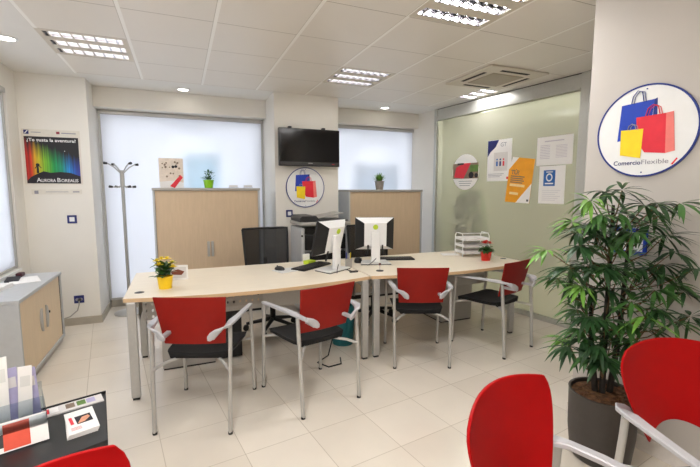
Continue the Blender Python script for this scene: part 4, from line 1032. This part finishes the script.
# ------------------------------------------------------------------ big potted plant
PX, PY = 2.13, 1.42
t = thing('potted_plant', 'tall bushy green plant in a dark planter before the white wall', 'potted plant', (PX, PY, 0))
MB().lathe([(0, 0), (.135, 0), (.150, .02), (.165, .16), (.170, .375), (.172, .385), (.160, .385), (.156, .36), (0, .36)], 40).build('planter', 'pot', t, smooth=True)
b = MB().lathe([(0, .378), (.06, .380), (.12, .372), (.157, .365), (.157, .355), (0, .355)], 24)
for k in range(70):
    a = random.uniform(0, 6.28); r = .145 * math.sqrt(random.random())
    b.box((r * math.cos(a), r * math.sin(a), .376 + random.uniform(-.003, .006)), (random.uniform(.02, .045), random.uniform(.012, .022), .008), random.uniform(0, 3))
b.build('bark_mulch', 'soil', t)
CL = [(1.91, 1.334, 1.488), (1.799, 1.328, 1.451), (2.046, 1.342, 1.498), (1.95, 1.285, 1.388), (2.028, 1.217, 1.427), (2.224, 1.269, 1.428), (2.311, 1.222, 1.433), (1.957, 1.541, 1.325), (1.828, 1.581, 1.173), (1.812, 1.37, 1.224), (1.993, 1.42, 1.265), (1.96, 1.33, 1.226), (1.929, 1.301, 1.117), (2.004, 1.243, 1.297), (2.115, 1.239, 1.332), (2.303, 1.23, 1.184), (2.309, 1.274, 1.114), (2.301, 1.356, 1.078), (1.898, 1.566, 1.015), (1.759, 1.381, 1.115), (1.859, 1.386, 1.014), (2.024, 1.443, 1.116), (2.22, 1.403, 1.131), (2.302, 1.418, 0.982), (2.217, 1.464, 0.848), (2.011, 1.232, 0.959), (2.296, 1.277, 1.056), (2.294, 1.217, 1.021), (2.329, 1.18, 0.985), (2.318, 1.139, 0.873), (2.286, 1.185, 0.832), (2.128, 1.184, 0.919), (2.3, 1.321, 0.755), (1.989, 1.554, 0.652), (1.972, 1.434, 0.708), (1.902, 1.364, 0.854), (2.174, 1.493, 0.698), (2.139, 1.373, 0.715), (2.037, 1.54, 0.83), (2.335, 1.141, 1.114), (1.877, 1.458, 0.669), (1.944, 1.391, 0.639), (1.961, 1.459, 0.757), (2.039, 1.358, 0.615), (2.091, 1.228, 0.751), (2.071, 1.295, 0.826), (2.24, 1.427, 1.363), (1.826, 1.292, 1.381), (1.657, 1.364, 1.286), (2.313, 1.278, 1.265), (1.868, 1.37, 1.326), (2.077, 1.384, 1.302), (1.978, 1.4, 0.978), (1.989, 1.344, 0.832), (2.078, 1.569, 1.074), (2.155, 1.215, 1.004), (2.07, 1.338, 1.089), (1.914, 1.32, 0.72)]
CL = CL[:48] + CL[49:]
rx = random.Random(3)
for k in range(26):
    a = rx.uniform(0, 6.283); rr = rx.uniform(.02, .26); z = rx.uniform(.58, 1.38)
    q = Vector((PX - .04 + rr * math.cos(a), PY + rr * math.sin(a), 0))
    if (q - WB).dot(GN) < -.12: CL.append((q.x, q.y, z))
stems = [(-.02, .0, 1.42), (.05, -.03, 1.25), (-.06, .05, .98)]
for x, y, z in stems:
    MB().tube([(x * .5, y * .5, .36), (x, y, .7), (x * 1.3, y * 1.2, z)], [.017, .014, .008], 10).build('stem', 'stem', t, smooth=True)
tw = MB(); FOL = {'leaf': MB(), 'leaf2': MB(), 'leaf3': MB()}
rnd = random.Random(11)
GNv = GN
def okwall(p): return (Vector((p[0], p[1], 0)) - WB).dot(GN) < -.02
for k, c_ in enumerate(CL):
    p = Vector(c_) - Vector((PX, PY, 0))
    sx_, sy_, sz_ = min(stems, key=lambda s: (Vector((s[0], s[1], 0)) - Vector((p.x, p.y, 0))).length + (0 if s[2] > p.z - .1 else 1))
    z0 = max(.42, min(sz_, p.z - .16)); q = Vector((sx_, sy_, z0)); mid = (q * .45 + p * .55) + Vector((0, 0, -.03))
    tw.tube([q, mid, p], [.004, .003, .002], 6)
    out = Vector((p.x, p.y, .12)).normalized()
    bright = c_ in ((1.828, 1.581, 1.173), (1.957, 1.541, 1.325)) or rnd.random() < .03
    mm = 'leaf3' if bright else ('leaf2' if rnd.random() < .42 else 'leaf')
    n = rnd.randint(12, 17)
    for i in range(n):
        a = rnd.uniform(0, 2 * math.pi)
        d = (Vector((math.cos(a), math.sin(a), rnd.uniform(-.75, .35))) + out * .45).normalized()
        L = rnd.uniform(.10, .165)
        for _ in range(4):
            tip = p + d * L + Vector((PX, PY, 0))
            if okwall(tip): break
            d = (d - GN * .8).normalized()
        FOL[mm].leaf(p + d * .008, d, (0, 0, 1), L, rnd.uniform(.0095, .0135), rnd.uniform(.4, 1.1), 5)
tw.build('branches', 'twig', t, smooth=True)
for k_ in FOL: FOL[k_].build('foliage', k_, t, smooth=True, fixn=False)

# bush standing in the neighbouring room, seen as a blur through the etched glass
t = thing('blurred_shrub', 'dark green shrub showing as a blur through the etched glass', 'plant', (3.86, 4.78, 0))
MB().lathe([(0, 0), (.12, 0), (.15, .3), (.14, .3), (0, .28)], 24).build('planter', 'pot', t, smooth=True)
MB().tube([(0, 0, .28), (0, 0, .9)], .02, 8).build('stem', 'stem', t)
b = MB()
for k in range(420):
    a = rnd.uniform(0, 6.28); z = rnd.uniform(.62, 1.5); r = .2 * math.sqrt(rnd.random()) * (1 - .5 * max(0, (z - 1.1) / .4))
    e_ = rnd.uniform(-.6, .6); x = .04 + r * math.cos(a)
    if x < -.08: x = -.08
    b.leaf((x, r * 1.35 * math.sin(a), z), (abs(math.cos(a)) * .6, math.sin(a), e_), (0, 0, 1), .12, .03, .4, 3)
b.build('foliage', mat('shrub_leaf', (70, 124, 44), .6, 0, .4, 9), t, smooth=True, fixn=False)

# ------------------------------------------------------------------ black leaflet table, bottom left
TZ = .45
P0, P1 = Vector((-.40, 2.33, 0)), Vector((-.325, 1.868, 0))
u0, u1 = Vector((-.95, -.30, 0)).normalized(), Vector((-.93, -.37, 0)).normalized()
Q0, Q1 = P0 + u0 * .85, P1 + u1 * .85
t = thing('side_table', 'low black table with leaflets in the bottom left corner', 'table', (0, 0, 0))
MB().prism([P0[:2], Q0[:2], Q1[:2], P1[:2]], TZ - .028, TZ).build('top', 'tbl', t, bevel=.003)
e_ = MB(); v = (P0 - P1).normalized() * .006; e_.prism([P0[:2], Q0[:2], (Q0 - v)[:2], (P0 - v)[:2]], TZ, TZ + .012); e_.build('raised_edge', 'tbl', t)
for A in (P0 * .92 + Q1 * .08, Q0 * .92 + P1 * .08, Q1 * .92 + P0 * .08, P1 * .90 + Q0 * .10):
    MB().tube([(A.x, A.y, 0), (A.x, A.y, TZ - .028)], .018, 12).build('leg', 'blackp', t, smooth=True)
ang = math.atan2(.31, .95)
T0 = TZ + .0005
t = thing('magazine', 'printed magazine lying along the far edge of the black table', 'magazine', (-.535, 2.232, T0), ang + R(0))
MB().b2((-.135, -.042, 0), (.135, .042, .006)).build('pages', 'paperg', t)
b = MB()
for x, m_ in ((-.10, 'redp'), (-.065, 'paper'), (.0, 'brownp'), (.045, 'green'), (.085, 'lav')): MB().b2((x - .018, -.02, .0062), (x + .018, .03, .0068)).build('picture', m_, t)
b.bm.free()
for k in range(4):
    t = thing('booklet', 'white booklet on the black table, %s' % ('bottom of its stack', 'second from the bottom of its stack', 'second from the top of its stack', 'topmost of its stack with a hand picture')[k], 'booklet', (-.455 + .001 * k, 2.043, T0 + .0052 * k), R(18 + k), 'stacked booklets on the black table')
    q = MB(); q.prism([(-.062, -.105), (.05, -.105), (.062, .105), (-.05, .105)], 0, .005); q.build('cover', 'paper', t)
    if k == 3:
        MB().b2((-.02, -.03, .0052), (.04, .045, .0057)).build('picture', 'printk', t)
        b = MB(); b.prism([(-.018, -.025), (.01, -.02), (.035, .01), (.03, .03), (.005, .025)], .0058, .0063); b.build('hand_picture', 'skin', t)
        b = MB(); [b.b2((-.048, -.075 + .01 * i, .0052), (-.01, -.072 + .01 * i, .0056)) for i in range(3)]; b.b2((-.042, -.02, .0052), (-.03, .05, .0056)); b.build('text_lines', 'redp', t)
# acrylic leaflet box with printed front and the leaflets standing in it
LX, LY = -.765, 2.05
t = thing('leaflet_holder', 'clear acrylic holder with red printed front on the black table', 'leaflet holder', (LX, LY, T0), ang)
W, D, Hh = .175, .12, .15
b = MB().b2((-W, -D, 0), (W, D, .004)); b.b2((-W, -D, .004), (W, -D + .003, .11)); b.b2((-W, D - .003, .004), (W, D, .16)); b.b2((-W, -D + .003, .004), (-W + .003, D - .003, .12)); b.b2((W - .003, -D + .003, .004), (W, D - .003, .12)); b.b2((-W + .003, -.01, .004), (W - .003, -.007, .14))
b.build('box', 'acrylic', t)
T2 = Matrix.Translation((0, -D - .03, .005)) @ Matrix.Rotation(R(-28), 4, 'X')
for nm, m_, box_ in (('front_sheet', 'paper', (-W, W, 0, .115, 0)), ('red_print', mat('tomato_print', (226, 84, 60), .6), (.03, .115, .005, .105, .0012)), ('dark_print', 'darkp', (-.12, .03, .02, .07, .0012)), ('skin_print', 'skin', (-.07, .02, .07, .10, .0014))):
    b = MB(); b.box(((box_[0] + box_[1]) / 2, -box_[4], (box_[2] + box_[3]) / 2), (box_[1] - box_[0], .001, box_[3] - box_[2]), T=T2); b.build(nm, m_, t)
ru = random.Random(5)
ca_, sa_ = math.cos(ang), math.sin(ang)
LEAF = [(-.13, .05, 'offw', .25), (-.085, .075, 'brownp', .22), (-.055, .04, 'paper', .26), (-.005, .075, 'lblue', .235), (.03, .035, 'paper', .25), (.075, .06, 'lav', .20), (.105, .04, 'paper', .205), (.14, .06, 'lav', .19), (-.12, -.05, 'offw', .18), (-.05, -.055, 'paperg', .16)]
LN = ['cream leaflet at the left end of the clear holder', 'brown leaflet leaning in the clear holder', 'white leaflet with folded top in the clear holder', 'blue leaflet standing in the clear holder', 'white leaflet right of the blue one in the clear holder', 'lavender leaflet at the middle right of the clear holder', 'short white leaflet between two lavender ones', 'lavender leaflet at the right end of the clear holder', 'cream leaflet in the front left slot of the clear holder', 'grey white leaflet in the front slot of the clear holder']
for k, (x, y, m_, hh) in enumerate(LEAF):
    t = thing('leaflet', LN[k], 'leaflet', (LX + ca_ * x - sa_ * y, LY + sa_ * x + ca_ * y, T0 + .008), ang + R(ru.uniform(-6, 6)), 'leaflets in the clear holder')
    T3 = Matrix.Rotation(R(ru.uniform(-9, -3)), 4, 'X') @ Matrix.Rotation(R(ru.uniform(-4, 5)), 4, 'Y')
    hh *= 1.28; b = MB(); b.box((0, 0, hh / 2), (.05, .006, hh), T=T3); b.build('cover', m_, t)
    b = MB(); b.box((0, -.0036, hh * .75), (.035, .0006, hh * .18), T=T3); b.build('heading', 'paperg' if m_ not in ('paper', 'offw', 'paperg') else 'offw', t)

# ------------------------------------------------------------------ under the desks
t = thing('waste_bin', 'teal waste bin under the left desk by its right leg', 'waste bin', (1.42, 3.56, 0))
MB().lathe([(0, 0), (.10, 0), (.125, .40), (.118, .40), (.095, .01), (0, .01)], 28).build('bin', 'teal', t, smooth=True)
for x, y, lab in ((1.22, 3.85, 'dark computer tower under the left desk behind the second chair'), (.37, 3.80, 'dark computer tower between the leftmost chair and the drawer pedestal')):
    t = thing('computer_tower', lab, 'computer', (x, y, 0), 0, 'computer towers under the left desk')
    MB().b2((-.09, -.2, .01), (.09, .2, .43)).build('case', 'blackp', t, bevel=.006)
    MB().b2((-.08, .2, .03), (.08, .206, .41)).build('front_panel', 'darkp', t)
    for q in (-.15, .15): MB().b2((-.08, q - .02, 0), (.08, q + .02, .0101)).build('foot', 'rubber', t)
t = thing('cable', 'loose black cables hanging under the left desk by its right leg', 'cable', (1.26, 3.36, 0))
MB().tube([(.03, .0, .69), (.05, .02, .55), (.0, .05, .40), (-.03, -.05, .2), (-.10, -.1, .03), (-.22, -.16, .008), (-.16, -.28, .008), (-.04, -.26, .008), (.0, -.14, .008)], .006, 8).build('cord', 'blackp', t, smooth=True)

# ------------------------------------------------------------------ light and world
wd = bpy.data.worlds.new('world'); sc.world = wd; wd.use_nodes = True
nt = wd.node_tree; bg = nt.nodes['Background']
sky = nt.nodes.new('ShaderNodeTexSky')
try:
    sky.sky_type = 'HOSEK_WILKIE'; sky.sun_direction = (.3, -.5, .8); sky.turbidity = 6
except Exception: pass
mx = nt.nodes.new('ShaderNodeMix'); mx.data_type = 'RGBA'; mx.inputs[0].default_value = .9; mx.inputs[7].default_value = (.97, .98, 1.0, 1)
nt.links.new(sky.outputs[0], mx.inputs[6]); nt.links.new(mx.outputs[2], bg.inputs[0]); bg.inputs[1].default_value = 3.25
# added fill light that brightens the etched glass from behind, hidden from view
L = bpy.data.lights.new('neighbour_fill_light', 'AREA'); L.shape = 'RECTANGLE'; L.size = .35; L.size_y = 2.2; L.energy = 38; L.color = (1, .97, .88)
o = bpy.data.objects.new('neighbour_fill_light', L); COL.objects.link(o); o.location = (4.14, 3.9, ZC - .02)

vs = sc.view_settings
sc.display_settings.display_device = 'sRGB'
vs.view_transform = 'Standard'; vs.look = 'None'; vs.exposure = .6; vs.gamma = 1; vs.use_curve_mapping = False
sc.cycles.max_bounces = 10; sc.cycles.diffuse_bounces = 6; sc.cycles.transparent_max_bounces = 12
sc.cycles.sample_clamp_indirect = 6; sc.cycles.use_denoising = True
sc.cycles.caustics_reflective = False; sc.cycles.caustics_refractive = True
